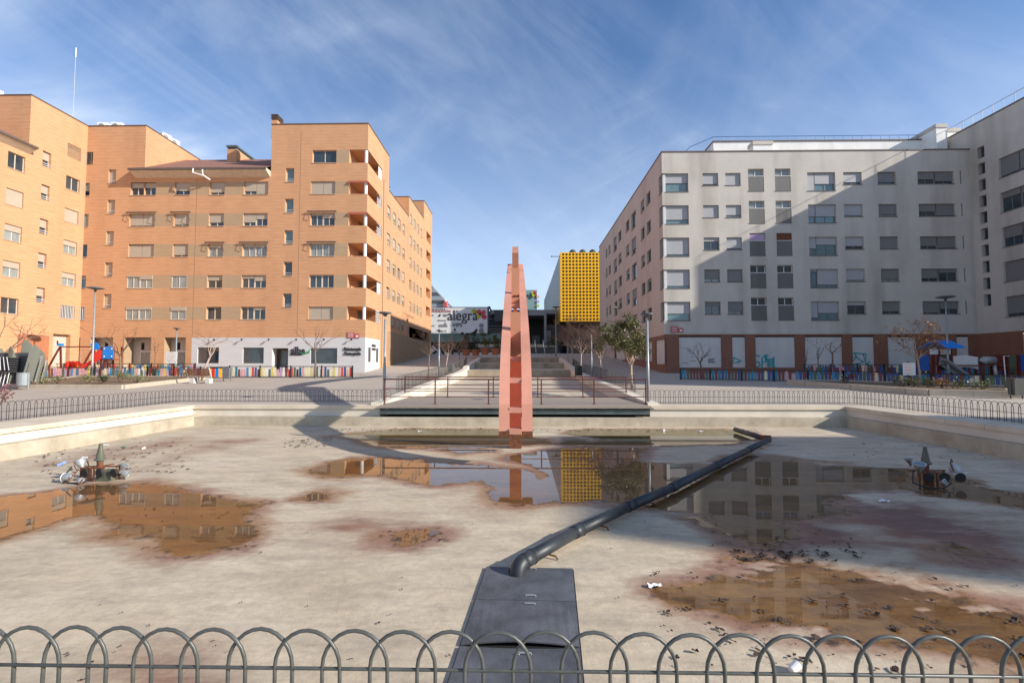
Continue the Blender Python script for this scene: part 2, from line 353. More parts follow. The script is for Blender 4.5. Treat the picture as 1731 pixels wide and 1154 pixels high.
M['cop'] = coping_mat(); M['cream'] = mat('cream_plaster', (.66, .60, .50), .85, var=.06, vscale=1.2, dirt=.35)
M['ledge'] = mat('stained_concrete', (.44, .375, .275), .9, var=.22, vscale=1.3, col2=(.56, .50, .385), dirt=.6, bump=.2, bscale=12)
lines(M['cop'], 1, 1.25, .018, .6); 
b = MB()
b.box((-14.75, 2.3, -.12), (-12.99, 19.6, .008)); b.box((12.49, 2.3, -.12), (13.75, 19.6, .008))
b.box((-14.75, 19.6-.06, -.12), (-5.6, 21.45, .0075)); b.box((5.0, 19.6-.06, -.12), (13.75, 20.95, .0075)); b.box((-14.75, 1.9, -.12), (13.75, 2.36, .0075))
struct(b.build('pool_coping', 'cop'))
b = MB()
b.box((-13.5, 2.0, -1), (-13.05, 19.7, -.12)); b.box((12.55, 2.0, -1), (13.0, 19.7, -.12))
b.box((-13.05, 19.6, -1), (-5.6, 20.1, -.12)); b.box((5.0, 19.6, -1), (12.55, 20.1, -.12)); b.box((-13.05, 1.9, -1), (12.55, 2.33, -.12))
struct(b.build('pool_wall', 'cream'))
b = MB()
b.box((-13.05, 2.33, -1), (PX0, 19.6, -.36)); b.box((PX1, 2.33, -1), (12.55, 19.6, -.36)); b.box((PX0, 19.2, -1), (PX1, 19.6, -.40))
struct(b.build('pool_ledge', 'ledge'))

# ---- puddle outlines read as places on the pool floor
def fl(pts): return np.array([[p.x, p.y] for p in (at(x, y, FZ) for x, y in pts)])
WET = [
 [(-260, 850), (0, 838), (60, 832), (140, 822), (230, 817), (300, 821), (330, 836), (400, 843), (440, 847), (458, 851), (432, 861), (448, 880), (442, 905), (400, 921), (345, 930), (300, 939), (270, 926), (262, 912), (215, 905), (190, 885), (150, 869), (120, 878), (70, 891), (40, 901), (0, 915), (-200, 960)],
 [(505, 842), (535, 831), (562, 836), (550, 845), (520, 846)],
 [(514, 797), (556, 781), (592, 773), (616, 775), (650, 774), (686, 776), (712, 774), (735, 782), (764, 787), (800, 787), (822, 785), (850, 790), (880, 790), (905, 797), (912, 808), (922, 806), (905, 790), (870, 780), (850, 775), (862, 770), (885, 766), (915, 759), (940, 758), (1000, 757), (1060, 756), (1095, 757), (1098, 774), (1090, 780), (1120, 783), (1200, 782), (1230, 772), (1272, 768), (1330, 772), (1400, 785), (1480, 786), (1535, 788), (1600, 800), (1640, 810), (1731, 834), (1760, 850), (1731, 856), (1620, 845), (1560, 838), (1500, 833), (1445, 836), (1425, 846), (1400, 852), (1440, 858), (1460, 866), (1400, 875), (1350, 880), (1330, 895), (1345, 915), (1300, 925), (1270, 918), (1230, 900), (1200, 889), (1177, 876), (1138, 868), (1101, 860), (1060, 853), (1016, 846), (943, 847), (906, 852), (870, 851), (839, 848), (825, 837), (834, 826), (823, 811), (800, 811), (770, 815), (738, 821), (720, 818), (700, 816), (673, 811), (650, 808), (634, 804), (582, 804), (556, 807), (535, 803)],
 [(600, 741), (560, 738), (600, 731), (640, 728), (700, 724.5), (760, 724.5), (830, 726), (860, 734), (930, 741), (945, 746), (965, 739), (985, 741), (1000, 748), (1010, 742), (950, 733), (965, 727), (1000, 726), (1100, 726), (1240, 727), (1275, 730), (1285, 740), (1240, 750), (1100, 754), (1000, 753), (900, 752), (845, 757), (780, 757), (735, 757), (670, 758), (630, 754)],
 [(738, 761), (760, 757), (800, 758), (840, 759), (836, 764), (780, 766)],
 [(1140, 1004), (1180, 985), (1240, 972), (1225, 950), (1260, 944), (1330, 946), (1450, 952), (1560, 975), (1660, 1010), (1790, 1050), (1850, 1100), (1731, 1125), (1600, 1103), (1400, 1088), (1290, 1065), (1230, 1040), (1190, 1020)],
 [(1570, 930), (1610, 915), (1650, 930), (1700, 948), (1670, 955), (1600, 945)],
 [(668, 903), (690, 895), (720, 894), (752, 899), (735, 908), (700, 914), (680, 916)]]
STAIN = [([(520, 890), (600, 870), (700, 875), (690, 920), (600, 930), (540, 910)], .55), ([(1200, 880), (1420, 850), (1560, 850), (1700, 930), (1700, 955), (1500, 940), (1400, 930), (1250, 930)], 1.0),
         ([(1120, 990), (1250, 960), (1300, 1000), (1230, 1060), (1150, 1030)], .9), ([(1500, 1000), (1731, 1010), (1800, 1100), (1600, 1110)], .6), ([(1420, 838), (1560, 840), (1700, 870), (1731, 900), (1731, 960), (1600, 900)], .75),
         ([(730, 770), (930, 760), (960, 850), (830, 870), (720, 830)], .5), ([(340, 745), (460, 738), (470, 748), (300, 770), (250, 795), (240, 790)], .55), ([(60, 790), (150, 762), (320, 735), (330, 745), (200, 780)], .5), ([(240, 1105), (330, 1105), (330, 1160), (235, 1160)], .8), ([(640, 800), (760, 815), (700, 830), (600, 812)], .4)]
def vnoise(X, Y, sx, sy, seed):
    r = np.random.RandomState(seed); n = 256; T = r.rand(n, n)
    x = X*sx+50.3; y = Y*sy+71.7; xi = np.floor(x).astype(int); yi = np.floor(y).astype(int); fx = x-xi; fy = y-yi
    fx = fx*fx*(3-2*fx); fy = fy*fy*(3-2*fy)
    a = T[xi % n, yi % n]; b_ = T[(xi+1) % n, yi % n]; c = T[xi % n, (yi+1) % n]; d = T[(xi+1) % n, (yi+1) % n]
    return (a*(1-fx)+b_*fx)*(1-fy)+(c*(1-fx)+d*fx)*fy-.5
def fbm(X, Y, s, seed, oct=5, ay=1.0, gain=.55):
    t = 0; a = 1
    for k in range(oct): t = t+a*vnoise(X, Y, s*2**k, s*2**k*ay, seed+k); a *= gain
    return t
def sdf(X, Y, P):
    d2 = np.full(X.shape, 1e9); ins = np.zeros(X.shape, bool); n = len(P)
    for i in range(n):
        ax, ay = P[i]; bx, by = P[(i+1) % n]; ex, ey = bx-ax, by-ay; L = ex*ex+ey*ey+1e-12
        t = np.clip(((X-ax)*ex+(Y-ay)*ey)/L, 0, 1); d2 = np.minimum(d2, (X-ax-t*ex)**2+(Y-ay-t*ey)**2)
        c = ((ay > Y) != (by > Y)) & (X < (bx-ax)*(Y-ay)/(by-ay+1e-12)+ax); ins ^= c
    return np.where(ins, 1, -1)*np.sqrt(d2)
NX, NY = 500, 360
gx = np.linspace(PX0, PX1, NX); tt = np.linspace(0, 1, NY); gy = PY0+(PY1-PY0)*tt
GX, GY = np.meshgrid(gx, gy, indexing='ij')
S = np.full(GX.shape, -1e9)
for P in WET: S = np.maximum(S, sdf(GX, GY, fl(P)))
S = np.clip(S, -6, 6)+.34*fbm(GX, GY, .9, 11, 6, .9, .66)*np.clip(np.abs(S)*3+.45, 0, 1)
S -= np.clip((GX-1.5)/1.5, 0, 1)*np.clip((13.2-GY)/1.5, 0, 1)*np.clip(.03+1.25*fbm(GX, GY, .7, 91, 7, 1.8, .66), 0, 1.4)
ST = np.zeros(GX.shape)
for P, a_ in STAIN:
    q = sdf(GX, GY, fl(P)); ST = np.maximum(ST, a_*np.clip(.5+q/.9, 0, 1))
ST = np.clip(ST*(1+1.5*fbm(GX, GY, .8, 31, 6, 1.4))+np.clip(1+S/.35, 0, 1)*.55, 0, 1.2)
def floor_build():
    me = bpy.data.meshes.new('pool_floor'); Z = FZ+.012*fbm(GX, GY, .25, 5, 3)*0
    co = np.stack([GX, GY, np.full(GX.shape, FZ)], -1).reshape(-1, 3)
    I = np.arange(NX*NY).reshape(NX, NY); q = np.stack([I[:-1, :-1], I[1:, :-1], I[1:, 1:], I[:-1, 1:]], -1).reshape(-1, 4)
    me.vertices.add(len(co)); me.vertices.foreach_set('co', co.ravel()); me.loops.add(q.size); me.loops.foreach_set('vertex_index', q.ravel().astype(np.int32))
    me.polygons.add(len(q)); me.polygons.foreach_set('loop_start', np.arange(0, q.size, 4, dtype=np.int32)); me.update(calc_edges=True)
    for nm, A in (('wet', S), ('stain', ST)):
        at_ = me.attributes.new(nm, 'FLOAT', 'POINT'); at_.data.foreach_set('value', A.ravel().astype(np.float32))
    o = bpy.data.objects.new('pool_floor', me); COL.objects.link(o); struct(o)
    m = bpy.data.materials.new('pool_floor'); m.use_nodes = True; t = m.node_tree; bs = t.nodes['Principled BSDF']; L = t.links.new
    tc = N_('ShaderNodeTexCoord', t)
    def noise(scale, det=8, sc_=(1, 1, 1), rot=0, rough=.65, dist=0):
        mp = N_('ShaderNodeMapping', t); mp.inputs['Scale'].default_value = sc_; mp.inputs['Rotation'].default_value = (0, 0, R(rot)); L(tc.outputs['Object'], mp.inputs[0])
        n = N_('ShaderNodeTexNoise', t); n.inputs['Scale'].default_value = scale; n.inputs['Detail'].default_value = det; n.inputs['Roughness'].default_value = rough; n.inputs['Distortion'].default_value = dist
        L(mp.outputs[0], n.inputs[0]); return n.outputs[0]
    def rng(s_, a, b_, c=0, d=1):
        r = N_('ShaderNodeMapRange', t); r.inputs[1].default_value = a; r.inputs[2].default_value = b_; r.inputs[3].default_value = c; r.inputs[4].default_value = d; L(s_, r.inputs[0]); return r.outputs[0]
    def mix(f, a, b_, bt='MIX'):
        x = N_('ShaderNodeMixRGB', t, blend_type=bt)
        for i, s_ in ((0, f), (1, a), (2, b_)):
            if isinstance(s_, (int, float)): x.inputs[i].default_value = s_
            elif isinstance(s_, tuple): x.inputs[i].default_value = (*s_, 1)
            else: L(s_, x.inputs[i])
        return x.outputs[0]
    def math_(op, a, b_, clamp=False):
        x = N_('ShaderNodeMath', t, operation=op, use_clamp=clamp)
        for i, s_ in ((0, a), (1, b_)):
            if isinstance(s_, (int, float)): x.inputs[i].default_value = s_
            else: L(s_, x.inputs[i])
        return x.outputs[0]
    wet = N_('ShaderNodeAttribute', t); wet.attribute_name = 'wet'; stn = N_('ShaderNodeAttribute', t); stn.attribute_name = 'stain'
    n1 = noise(.55, 8); n2 = noise(1.7, 9, (.6, 1.8, 1), -24, .72); n3 = noise(9, 6, (1, 1, 1)); n4 = noise(.9, 8, (.5, 2.2, 1), 18, .7, 1.0)
    base = mix(rng(n1, .35, .68), (.56, .46, .315), (.68, .575, .425))
    base = mix(rng(n2, .44, .72, 0, .8), base, (.29, .24, .19))
    n7 = noise(3.4, 10, (.6, 1.7, 1), -35, .8, 1.6); base = mix(rng(n7, .48, .72, 0, .42), base, (.30, .25, .195)); base = mix(rng(n7, .46, .28, 0, .3), base, (.70, .63, .52))
    base = mix(rng(n4, .58, .78, 0, .45), base, (.60, .55, .47))
    base = mix(rng(n3, .3, .75, 0, .40), base, (.30, .25, .19))
    n6 = noise(38, 3, (1, 1, 1)); base = mix(rng(n6, .35, .7, 0, .16), base, (.22, .18, .14))
    cr0 = N_('ShaderNodeTexVoronoi', t); cr0.feature = 'DISTANCE_TO_EDGE'; cr0.inputs['Scale'].default_value = .42
    mpc = N_('ShaderNodeMapping', t); L(tc.outputs['Object'], mpc.inputs[0])
    nd = N_('ShaderNodeTexNoise', t); nd.inputs['Scale'].default_value = 1.3; nd.inputs['Detail'].default_value = 6; L(tc.outputs['Object'], nd.inputs[0])
    mc = N_('ShaderNodeMixRGB', t, blend_type='ADD'); mc.inputs[0].default_value = .9; L(mpc.outputs[0], mc.inputs[1]); L(nd.outputs['Color'], mc.inputs[2]); L(mc.outputs[0], cr0.inputs['Vector'])
    base = mix(rng(cr0.outputs['Distance'], .012, .003, 0, .10), base, (.16, .13, .10))
    edge = math_('ADD', wet.outputs['Fac'], math_('MULTIPLY', math_('SUBTRACT', n3, .5), .22))
    sf = math_('MULTIPLY', stn.outputs['Fac'], rng(n2, .28, .62, .45, 1.15), True)
    pc = mix(rng(n1, .4, .6), (.235, .105, .06), (.165, .075, .058))
    base = mix(math_('MULTIPLY', sf, .88), base, pc)
    spx = N_('ShaderNodeSeparateXYZ', t); L(tc.outputs['Object'], spx.inputs[0])
    bl = mix(rng(n2, .32, .66), (.12, .06, .016), (.29, .155, .045))          # orange-brown algae bed
    br = mix(rng(n2, .32, .66), (.12, .055, .018), (.36, .20, .066))
    bed = mix(rng(spx.outputs['X'], -2.5, 2.5), bl, br)
    bed = mix(rng(n7, .46, .68, 0, .75), bed, (.10, .052, .025))
    bed = mix(rng(n4, .5, .72, 0, .8), bed, (.22, .115, .085))
    bed = mix(rng(spx.outputs['Y'], 15.6, 17.0), bed, (.22, .18, .075))
    base = mix(rng(math_('ADD', edge, math_('MULTIPLY', math_('SUBTRACT', n2, .5), .7)), -.42, -.06, 0, .72), base, mix(rng(n1, .4, .6), (.33, .19, .10), (.27, .14, .095)))
    base = mix(rng(edge, -.06, .05), base, bed)
    n5 = noise(5.5, 7, (1, 1, 1), 0, .75)
    dk = math_('MULTIPLY', rng(math_('ABSOLUTE', edge, 0), .22, .0), rng(n5, .52, .60), True)
    base = mix(math_('MULTIPLY', dk, .85), base, (.035, .022, .016))
    L(base, bs.inputs['Base Color'])
    rg = rng(edge, -.25, .0, .9, .45); L(rg, bs.inputs['Roughness']); bs.inputs['Specular IOR Level'].default_value = .3
    bp = N_('ShaderNodeBump', t); bp.inputs['Strength'].default_value = .28; bp.inputs['Distance'].default_value = .03; L(n3, bp.inputs['Height']); L(bp.outputs[0], bs.inputs['Normal'])
    me.materials.append(m)
floor_build()
def water_mat():
    m = bpy.data.materials.new('puddle_water'); m.use_nodes = True; t = m.node_tree; t.nodes.clear(); L = t.links.new
    out = N_('ShaderNodeOutputMaterial', t); tr = N_('ShaderNodeBsdfTransparent', t); gl = N_('ShaderNodeBsdfGlossy', t); gl.inputs['Roughness'].default_value = .012
    tr.inputs[0].default_value = (.90, .86, .78, 1)
    lw = N_('ShaderNodeLayerWeight', t); lw.inputs['Blend'].default_value = .5; pw = N_('ShaderNodeMath', t, operation='POWER'); L(lw.outputs['Facing'], pw.inputs[0]); pw.inputs[1].default_value = 4.6; fr = N_('ShaderNodeMath', t, operation='MULTIPLY_ADD'); L(pw.outputs[0], fr.inputs[0]); fr.inputs[1].default_value = .96; fr.inputs[2].default_value = .03; mx = N_('ShaderNodeMixShader', t)
    tc = N_('ShaderNodeTexCoord', t); no = N_('ShaderNodeTexNoise', t); no.inputs['Scale'].default_value = 7; no.inputs['Detail'].default_value = 3; L(tc.outputs['Object'], no.inputs[0])
    bp = N_('ShaderNodeBump', t); bp.inputs['Strength'].default_value = .02; bp.inputs['Distance'].default_value = .004; L(no.outputs[0], bp.inputs['Height']); L(bp.outputs[0], gl.inputs['Normal'])
    L(fr.outputs[0], mx.inputs[0]); L(tr.outputs[0], mx.inputs[1]); L(gl.outputs[0], mx.inputs[2]); L(mx.outputs[0], out.inputs[0]); return m
def puddles():
    W = water_mat(); z = FZ+.006; H = S-.05+.12*fbm(GX, GY, 5, 77, 3)
    comp = {}; cells = {}
    ins = H > 0
    act = ins[:-1, :-1] | ins[1:, :-1] | ins[1:, 1:] | ins[:-1, 1:]
    lab = np.zeros(act.shape, int); n = 0
    for i, j in np.argwhere(act):
        if lab[i, j]: continue
        n += 1; st = [(i, j)]; lab[i, j] = n
        while st:
            a, b_ = st.pop(); cells.setdefault(n, []).append((a, b_))
            for c, d in ((a+1, b_), (a-1, b_), (a, b_+1), (a, b_-1)):
                if 0 <= c < act.shape[0] and 0 <= d < act.shape[1] and act[c, d] and not lab[c, d]: lab[c, d] = n; st.append((c, d))
    big = sorted(cells.values(), key=len, reverse=True)
    for cl in big[:8]+[sum(big[8:60], [])]:
        vs = []; fs = []; vid = {}
        def V(k, p):
            if k not in vid: vid[k] = len(vs); vs.append(p)
            return vid[k]
        for i, j in cl:
            cs = [(i, j), (i+1, j), (i+1, j+1), (i, j+1)]; poly = []
            for k in range(4):
                a = cs[k]; b_ = cs[(k+1) % 4]; ha = H[a]; hb = H[b_]
                if ha > 0: poly.append(V(a, (gx[a[0]], gy[a[1]], z)))
                if (ha > 0) != (hb > 0):
                    t = ha/(ha-hb); poly.append(V(tuple(sorted((a, b_))), (gx[a[0]]*(1-t)+gx[b_[0]]*t, gy[a[1]]*(1-t)+gy[b_[1]]*t, z)))
            if len(poly) >= 3: fs.append(poly)
        if fs:
            me = bpy.data.meshes.new('puddle'); me.from_pydata(vs, [], fs); me.materials.append(W); me.update()
            o = bpy.data.objects.new('puddle_water', me); COL.objects.link(o); struct(o)
puddles()

# ---- cascade channel behind the deck
M['basin'] = mat('basin_concrete', (.50, .43, .335), .9, var=.16, vscale=.8, streak=(.35, 1.6, 1), dirt=.3)
M['riser'] = mat('stained_riser', (.34, .28, .20), .9, var=.2, vscale=1.2, dirt=.7, col2=(.42, .36, .27))
b = MB(); r_ = MB()
steps = [(24.4, -.30), (51, .42), (51, 1.10), (59, 1.2), (59, 1.85), (67, 1.95), (67, 2.62), (69, 2.66)]
for (y0, z0), (y1, z1) in zip(steps[:-1], steps[1:]):
    (r_ if y0 == y1 else b).add([(-5.6, y0, z0), (5.0, y0, z0), (5.0, y1, z1), (-5.6, y1, z1)], [(0, 1, 2, 3)])
b.add([(-5.6, 24.4, -1), (5, 24.4, -1), (5, 24.4, -.3), (-5.6, 24.4, -.3), (-5.6, 19.6, -1), (5, 19.6, -1)], [(0, 1, 5, 4)])
b.box((-5.6, 23.9, -1), (5.0, 24.4, -.3))
struct(b.build('cascade_basin', 'basin')); struct(r_.build('cascade_step', 'riser'))
b = MB()
for x0, x1 in ((-6.05, -5.6), (5.0, 5.45)):
    ys = [19.9, 24.4, 30, 38, 47, 51.0, 59, 68.8]
    for y0, y1 in zip(ys[:-1], ys[1:]):
        za = zg(y0)+.10; zb = zg(y1)+.10
        if y0 >= 51: za += .16; zb += .16
        b.hexa([(x0, y0, -1.2), (x1, y0, -1.2), (x1, y1, -1.2), (x0, y1, -1.2), (x0, y0, za), (x1, y0, za), (x1, y1, zb), (x0, y1, zb)])
struct(b.build('cascade_kerb', 'cream'))

# ---- deck bridging the channel
deck = thing('footbridge', 'wooden footbridge deck on a dark steel beam at the back edge of the pool', 'footbridge', (-.3, 21.8, 0))
b = MB(); b.box((-5.55, 19.15, -.05), (4.95, 24.4, .03)); b.build('deck_boards', 'deck', deck)
b = MB()
for y in (19.25, 21.7, 23.7): b.box((-5.5, y, -.27), (4.9, y+.06, -.10)); b.box((-5.5, y-.06, -.285), (4.9, y+.12, -.265)); b.box((-5.5, y-.06, -.105), (4.9, y+.12, -.085))
for k in range(18): b.box((-5.3+k*.6, 19.2, -.087), (-5.15+k*.6, 24.2, -.052))
b.build('steel_beam', 'steelbeam', deck)
b = MB(); b.box((-5.55, 20.6, -.99), (4.95, 20.75, -.29)); b.build('void_shade_panel', 'dark', deck)  # near-black sheet stands in for the shade under the deck

def railing(Y, xs, z0, label):
    t = thing('deck_railing', label, 'railing', ((xs[0]+xs[-1])/2, Y, z0), 'red-brown railings of the footbridge')
    b = MB()
    for h, r in ((1.0, .028), (.62, .018), (.30, .018)): b.tube([(xs[0]-.05, Y, z0+h), (xs[-1]+.05, Y, z0+h)], r, 8)
    b.build('rail', 'rail', t)
    for x in xs:
        b = MB(); b.tube([(x, Y, z0), (x, Y, z0+1.02)], .028, 8); b.box((x-.08, Y-.06, z0), (x+.08, Y+.06, z0+.015)); b.build('post', 'rail', t)
railing(20.1, [xy(p, 20.1) for p in (651, 736, 826, 915, 1004, 1091)], .03, 'red-brown tube railing along the pool side of the footbridge')
railing(24.3, [xy(p, 24.3) for p in (685, 757, 834, 909, 985, 1058)], .03, 'red-brown tube railing along the far side of the footbridge')

# ---- hoop fences
def hoop_mb(wd=.275, top=.50, r=.0085):
    b = MB(); a = wd/2; pts = [(-a, 0, 0), (-a, 0, top-a*1.1)]
    for k in range(1, 12): t = math.pi*(1-k/12); pts.append((a*math.cos(t), 0, top-a*1.1+a*1.1*math.sin(t)))
    pts += [(a, 0, top-a*1.1), (a, 0, 0)]; b.tube(pts, r, 7); return b
hoopm = {}
def hoop_fence(p0, p1, zf, m, label, top=.55, s=.2, r=.008, group='hoop-top fences around the dry fountain', railh=.27):
    p0 = Vector(p0); p1 = Vector(p1); d = p1-p0; n = int(d.length/s); ang = math.atan2(d.y, d.x)
    t = thing('hoop_fence', label, 'fence', (p0.x, p0.y, zf(p0.y)), group)
    key = (m, top, r)
    for i in range(n):
        q = p0+d*((i+.5)/n); z = zf(q.y)
        if key not in hoopm:
            o = hoop_mb(top=top, r=r).build('hoop', m, t, smooth=True); me = o.data; me.transform(Matrix.Translation(Vector(ORG[t.name]))); hoopm[key] = me
        else: o = bpy.data.objects.new('hoop', hoopm[key]); COL.objects.link(o); o.parent = t; ORG[o.name] = ORG[t.name]
        o.location = (q.x-p0.x, q.y-p0.y, z-zf(p0.y)); o.rotation_euler = (random.uniform(-.015, .015), random.uniform(-.012, .012), ang+random.uniform(-.03, .03))
    b = MB(); k = max(2, int(d.length/2))
    for h in (railh, .05): b.tube([tuple(p0+d*(i/k))[:2]+(zf((p0+d*(i/k)).y)+h,) for i in range(k+1)], r*.9, 6)
    b.build('rail', m, t, smooth=True); return t
flat = lambda y: 0.01
ztop = aty(870, 1068, 2.13).z; zr = aty(870, 1133, 2.13).z
hoop_fence((-3.4, 2.13), (3.4, 2.13), flat, 'hoop', 'grey-green hoop-top fence across the foreground, nearest the viewer', top=ztop-.01, s=.199, r=.0082, railh=zr-.01)
hoop_fence((-14.8, 3), (-14.8, 21.3), flat, 'hoopbrown', 'hoop-top fence on the left coping running back from the frame edge', s=.205)
hoop_fence((-14.8, 21.3), (-5.65, 21.3), flat, 'hoopbrown', 'hoop-top fence on the back coping between the left corner and the footbridge')
hoop_fence((5.1, 20.8), (13.65, 20.8), flat, 'hoopbrown', 'hoop-top fence on the back coping between the footbridge and the right corner')
hoop_fence((13.65, 20.8), (13.65, 3), flat, 'hoopbrown', 'hoop-top fence on the right coping running back from the frame edge', s=.205)
zk = lambda y: zg(y)+.1
hoop_fence((-6.2, 24.6), (-6.2, 56), zk, 'hoop', 'green-grey hoop fence climbing the left kerb of the dry cascade', s=.32, top=.8, r=.011)
hoop_fence((5.6, 24.6), (5.6, 56), zk, 'hoop', 'green-grey hoop fence climbing the right kerb of the dry cascade', s=.32, top=.8, r=.011)

# ------------------------------------------------------------------ orange brick apartment building (left)
YL = 47.3; XT = -15.0; XW = -42.9
ZT = zy(210, YL, 540); zrow = [(zy(a+21.5, YL, 400), zy(a, YL, 400)) for a in (255, 307.5, 360.5, 412, 465, 518.5)]
tall = [(zy(a+23.5, YL, 330), zy(a, YL, 330)) for a in (285.5, 337, 390, 443, 496.5)]
lx = lambda p: xy(p, YL, 420)
bl = thing('apartment_building', 'orange brick apartment building with corner balconies and pale stone shopfront', 'building', (-28, YL, .8))
FF = Face((0, YL), (1, 0), (0, -1)); FS = Face((XT, 0), (0, 1), (1, 0))
wm = ['brick', 'band', 'stone', 'claddark', 'salmon']
zg0 = zy(570, YL, 480); G0 = .2
D = .26
winF = []
for r in range(1, 6):
    z0, z1 = zrow[r]
    for (p0, p1, n) in ((123.5, 147.5, 2), (217, 260, 4), (292, 318, 2), (351.5, 377, 2), (409.5, 451, 4), (523.5, 565, 4)): winF.append((lx(p0), lx(p1), z0, z1, D if (r not in (4, 5) or p0 > 330 or p0 < 150) else .07, n, r, p0))
z0, z1 = zrow[0]; winF.append((lx(525), lx(566), z0, z1, D, 2, 0, 525)); winF.append((lx(128), lx(151), z0, z1, .3, 1, 0, 128))
tallF = [(lx(178.5), lx(191.5), a, b_, .3) for a, b_ in tall]+[(lx(480), lx(494.5), a, b_, .3) for a, b_ in tall]
XB = lx(588); YB = 52.3
balc = [(XB, XT, z0-.02, z1+.02, 5.0, 0, True) for z0, z1 in zrow]
doors = [(lx(113), lx(142), .3, zg0, 1.0), (lx(159), lx(197), .3, zg0, 1.0), (lx(216), lx(261), .3, zg0, 1.2), (lx(283), lx(319), .3, zg0, 1.0)]
shopw = [(lx(339), lx(375), zy(614, YL, 400), zy(587, YL, 400), .18), (lx(415), lx(450), zy(614, YL), zy(587, YL), .18), (lx(528), lx(573), zy(614.5, YL), zy(588, YL), .18)]
shopd = (lx(464), lx(491), .6, zy(588, YL), .9)
zones = [(lx(329), XT, 0, zg0-.02, 2), (lx(217), lx(451), zrow[5][0], zrow[1][1], 0)]
for z0, z1 in zrow[1:]: zones += [(lx(217), lx(451), z0, z1, 1)]
for z0, z1 in zrow: zones += [(lx(566), XB, z0, z1, 1), (XW, lx(125), z0, z1, 1)]
HF = [h[:5] for h in winF]+[(*h, 0) for h in tallF]+balc+[(*h, 1) for h in doors]+[(*h, 2) for h in shopw]+[(*shopd, 2)]
XM0, XM1 = lx(240), lx(455); ZM = zy(290, YL, 340)
wl = MB()
def sub(hs, a, b): return [h for h in hs if h[1] > a and h[0] < b]
FF.wall(wl, XM1, XT, G0, ZT, sub(HF, XM1, XT), zones)
FF.wall(wl, XM0, XM1, G0, ZM, sub(HF, XM0, XM1), zones)
FF.wall(wl, XW, XM0, G0, ZT, sub(HF, XW, XM0), zones)
# side wall up the street
ys = lambda p: 15*840/(882-p)
S2z, S3z, S4z = 21.3, 24.0, 26.8
sideW = []
for r in range(1, 6):
    for p0, p1 in ((650.6, 656.3), (661, 666), (669.7, 674), (677.9, 682)):
        if not (r == 5 and p0 < 655): sideW.append((ys(p0), ys(p1), *zrow[r], .22))
g2 = [(z0, z1) for z0, z1 in [(17.75+2.97*k, 19+2.97*k) for k in (1, 0, -1, -2, -3)]]
for z0, z1 in g2:
    for p0, p1 in ((690, 693.4), (697, 699.6), (703, 705.4), (709, 711.4)): sideW.append((ys(p0), ys(p1), z0, z1, .22))
balS = [(77.2, 80.8, z0+.6, z1+.8, 1.2, 0, True) for z0, z1 in g2]
strip = (65.8, 80, 5.3, 6.7, .5, 3, True)
balC = [(YL, YB, z0-.02, z1+.02, .02) for z0, z1 in zrow]
shopS = [(48.3, 49.1, 1.9, zy(588, YL)+.1, .12, 2), (50.9, 51.7, 1.9, zy(588, YL)+.1, .12, 2)]
hs = sideW+balS+[strip]+balC+shopS
zs_ = [(YL, 52.2, 0, zg0-.02, 2), (55, 65, 0, 5.4, 3), (65, 82, 0, 6.9, 3)]
for r in range(1, 6): zs_.append((ys(650.6), ys(682), *zrow[r], 1))
for z0, z1 in g2: zs_.append((ys(690), ys(711.4), z0, z1, 1))
FS.wall(wl, YL, 55, G0, ZT, sub(hs, YL, 55), zs_); FS.wall(wl, 55, 65, 0, S2z, sub(hs, 55, 65), zs_)
FS.wall(wl, 65, 75, 0, S3z, sub(hs, 65, 75), zs_); FS.wall(wl, 75, 82, 0, S4z, sub(hs, 75, 82), zs_)
def quad(mb, *p, mi=0): mb.add(p, [tuple(range(len(p)))], mi)
# returns and flat roofs
quad(wl, (XT, 55, 20), (XM1, 55, 20), (XM1, 55, ZT), (XT, 55, ZT)); quad(wl, (XM1, YL, 18), (XM1, 55, 18), (XM1, 55, ZT), (XM1, YL, ZT)); quad(wl, (XM1, YL, ZT-.4), (XT, YL, ZT-.4), (XT, 55, ZT-.4), (XM1, 55, ZT-.4))
quad(wl, (XM0, YL, 18), (XM0, 60, 18), (XM0, 60, ZT), (XM0, YL, ZT)); quad(wl, (XW, 60, 18), (XM0, 60, 18), (XM0, 60, ZT), (XW, 60, ZT)); quad(wl, (XW, YL, ZT-.4), (XM0, YL, ZT-.4), (XM0, 60, ZT-.4), (XW, 60, ZT-.4))
quad(wl, (XT-12, 55, S2z-.6), (XT, 55, S2z-.6), (XT, 65, S2z-.6), (XT-12, 65, S2z-.6)); quad(wl, (XT-12, 65, S2z-2), (XT, 65, S2z-2), (XT, 65, S3z), (XT-12, 65, S3z))
quad(wl, (XT-12, 65, S3z-.3), (XT, 65, S3z-.3), (XT, 75, S3z-.3), (XT-12, 75, S3z-.3)); quad(wl, (XT-12, 75, S3z-2), (XT, 75, S3z-2), (XT, 75, S4z), (XT-12, 75, S4z)); quad(wl, (XT-12, 75, S4z-.3), (XT, 75, S4z-.3), (XT, 82, S4z-.3), (XT-12, 82, S4z-.3)); quad(wl, (XT-12, 82, 0), (XT, 82, 0), (XT, 82, S4z), (XT-12, 82, S4z))
quad(wl, (-42.9, 62, 0), (-27, 62, 0), (-27, 62, 20), (-42.9, 62, 20)); quad(wl, (-27, 62, 0), (-27, 82, 0), (-27, 82, 24), (-27, 62, 24))
wl.box((XT-9, 58.2, S2z-1), (XT-2.6, 64.9, 25.2))
wl.build('wall', wm, bl)
b = MB()
def cop(F, u0, u1, z, d=.35): F.slab(b, u0, u1, z-.01, z+.08, -.05, d)
cop(FF, XM1-.05, XT+.05, ZT); cop(FF, XW, XM0+.05, ZT); cop(FS, YL+.35, 55, ZT); cop(FS, 55, 65, S2z); cop(FS, 65, 75, S3z); cop(FS, 75, 82, S4z)
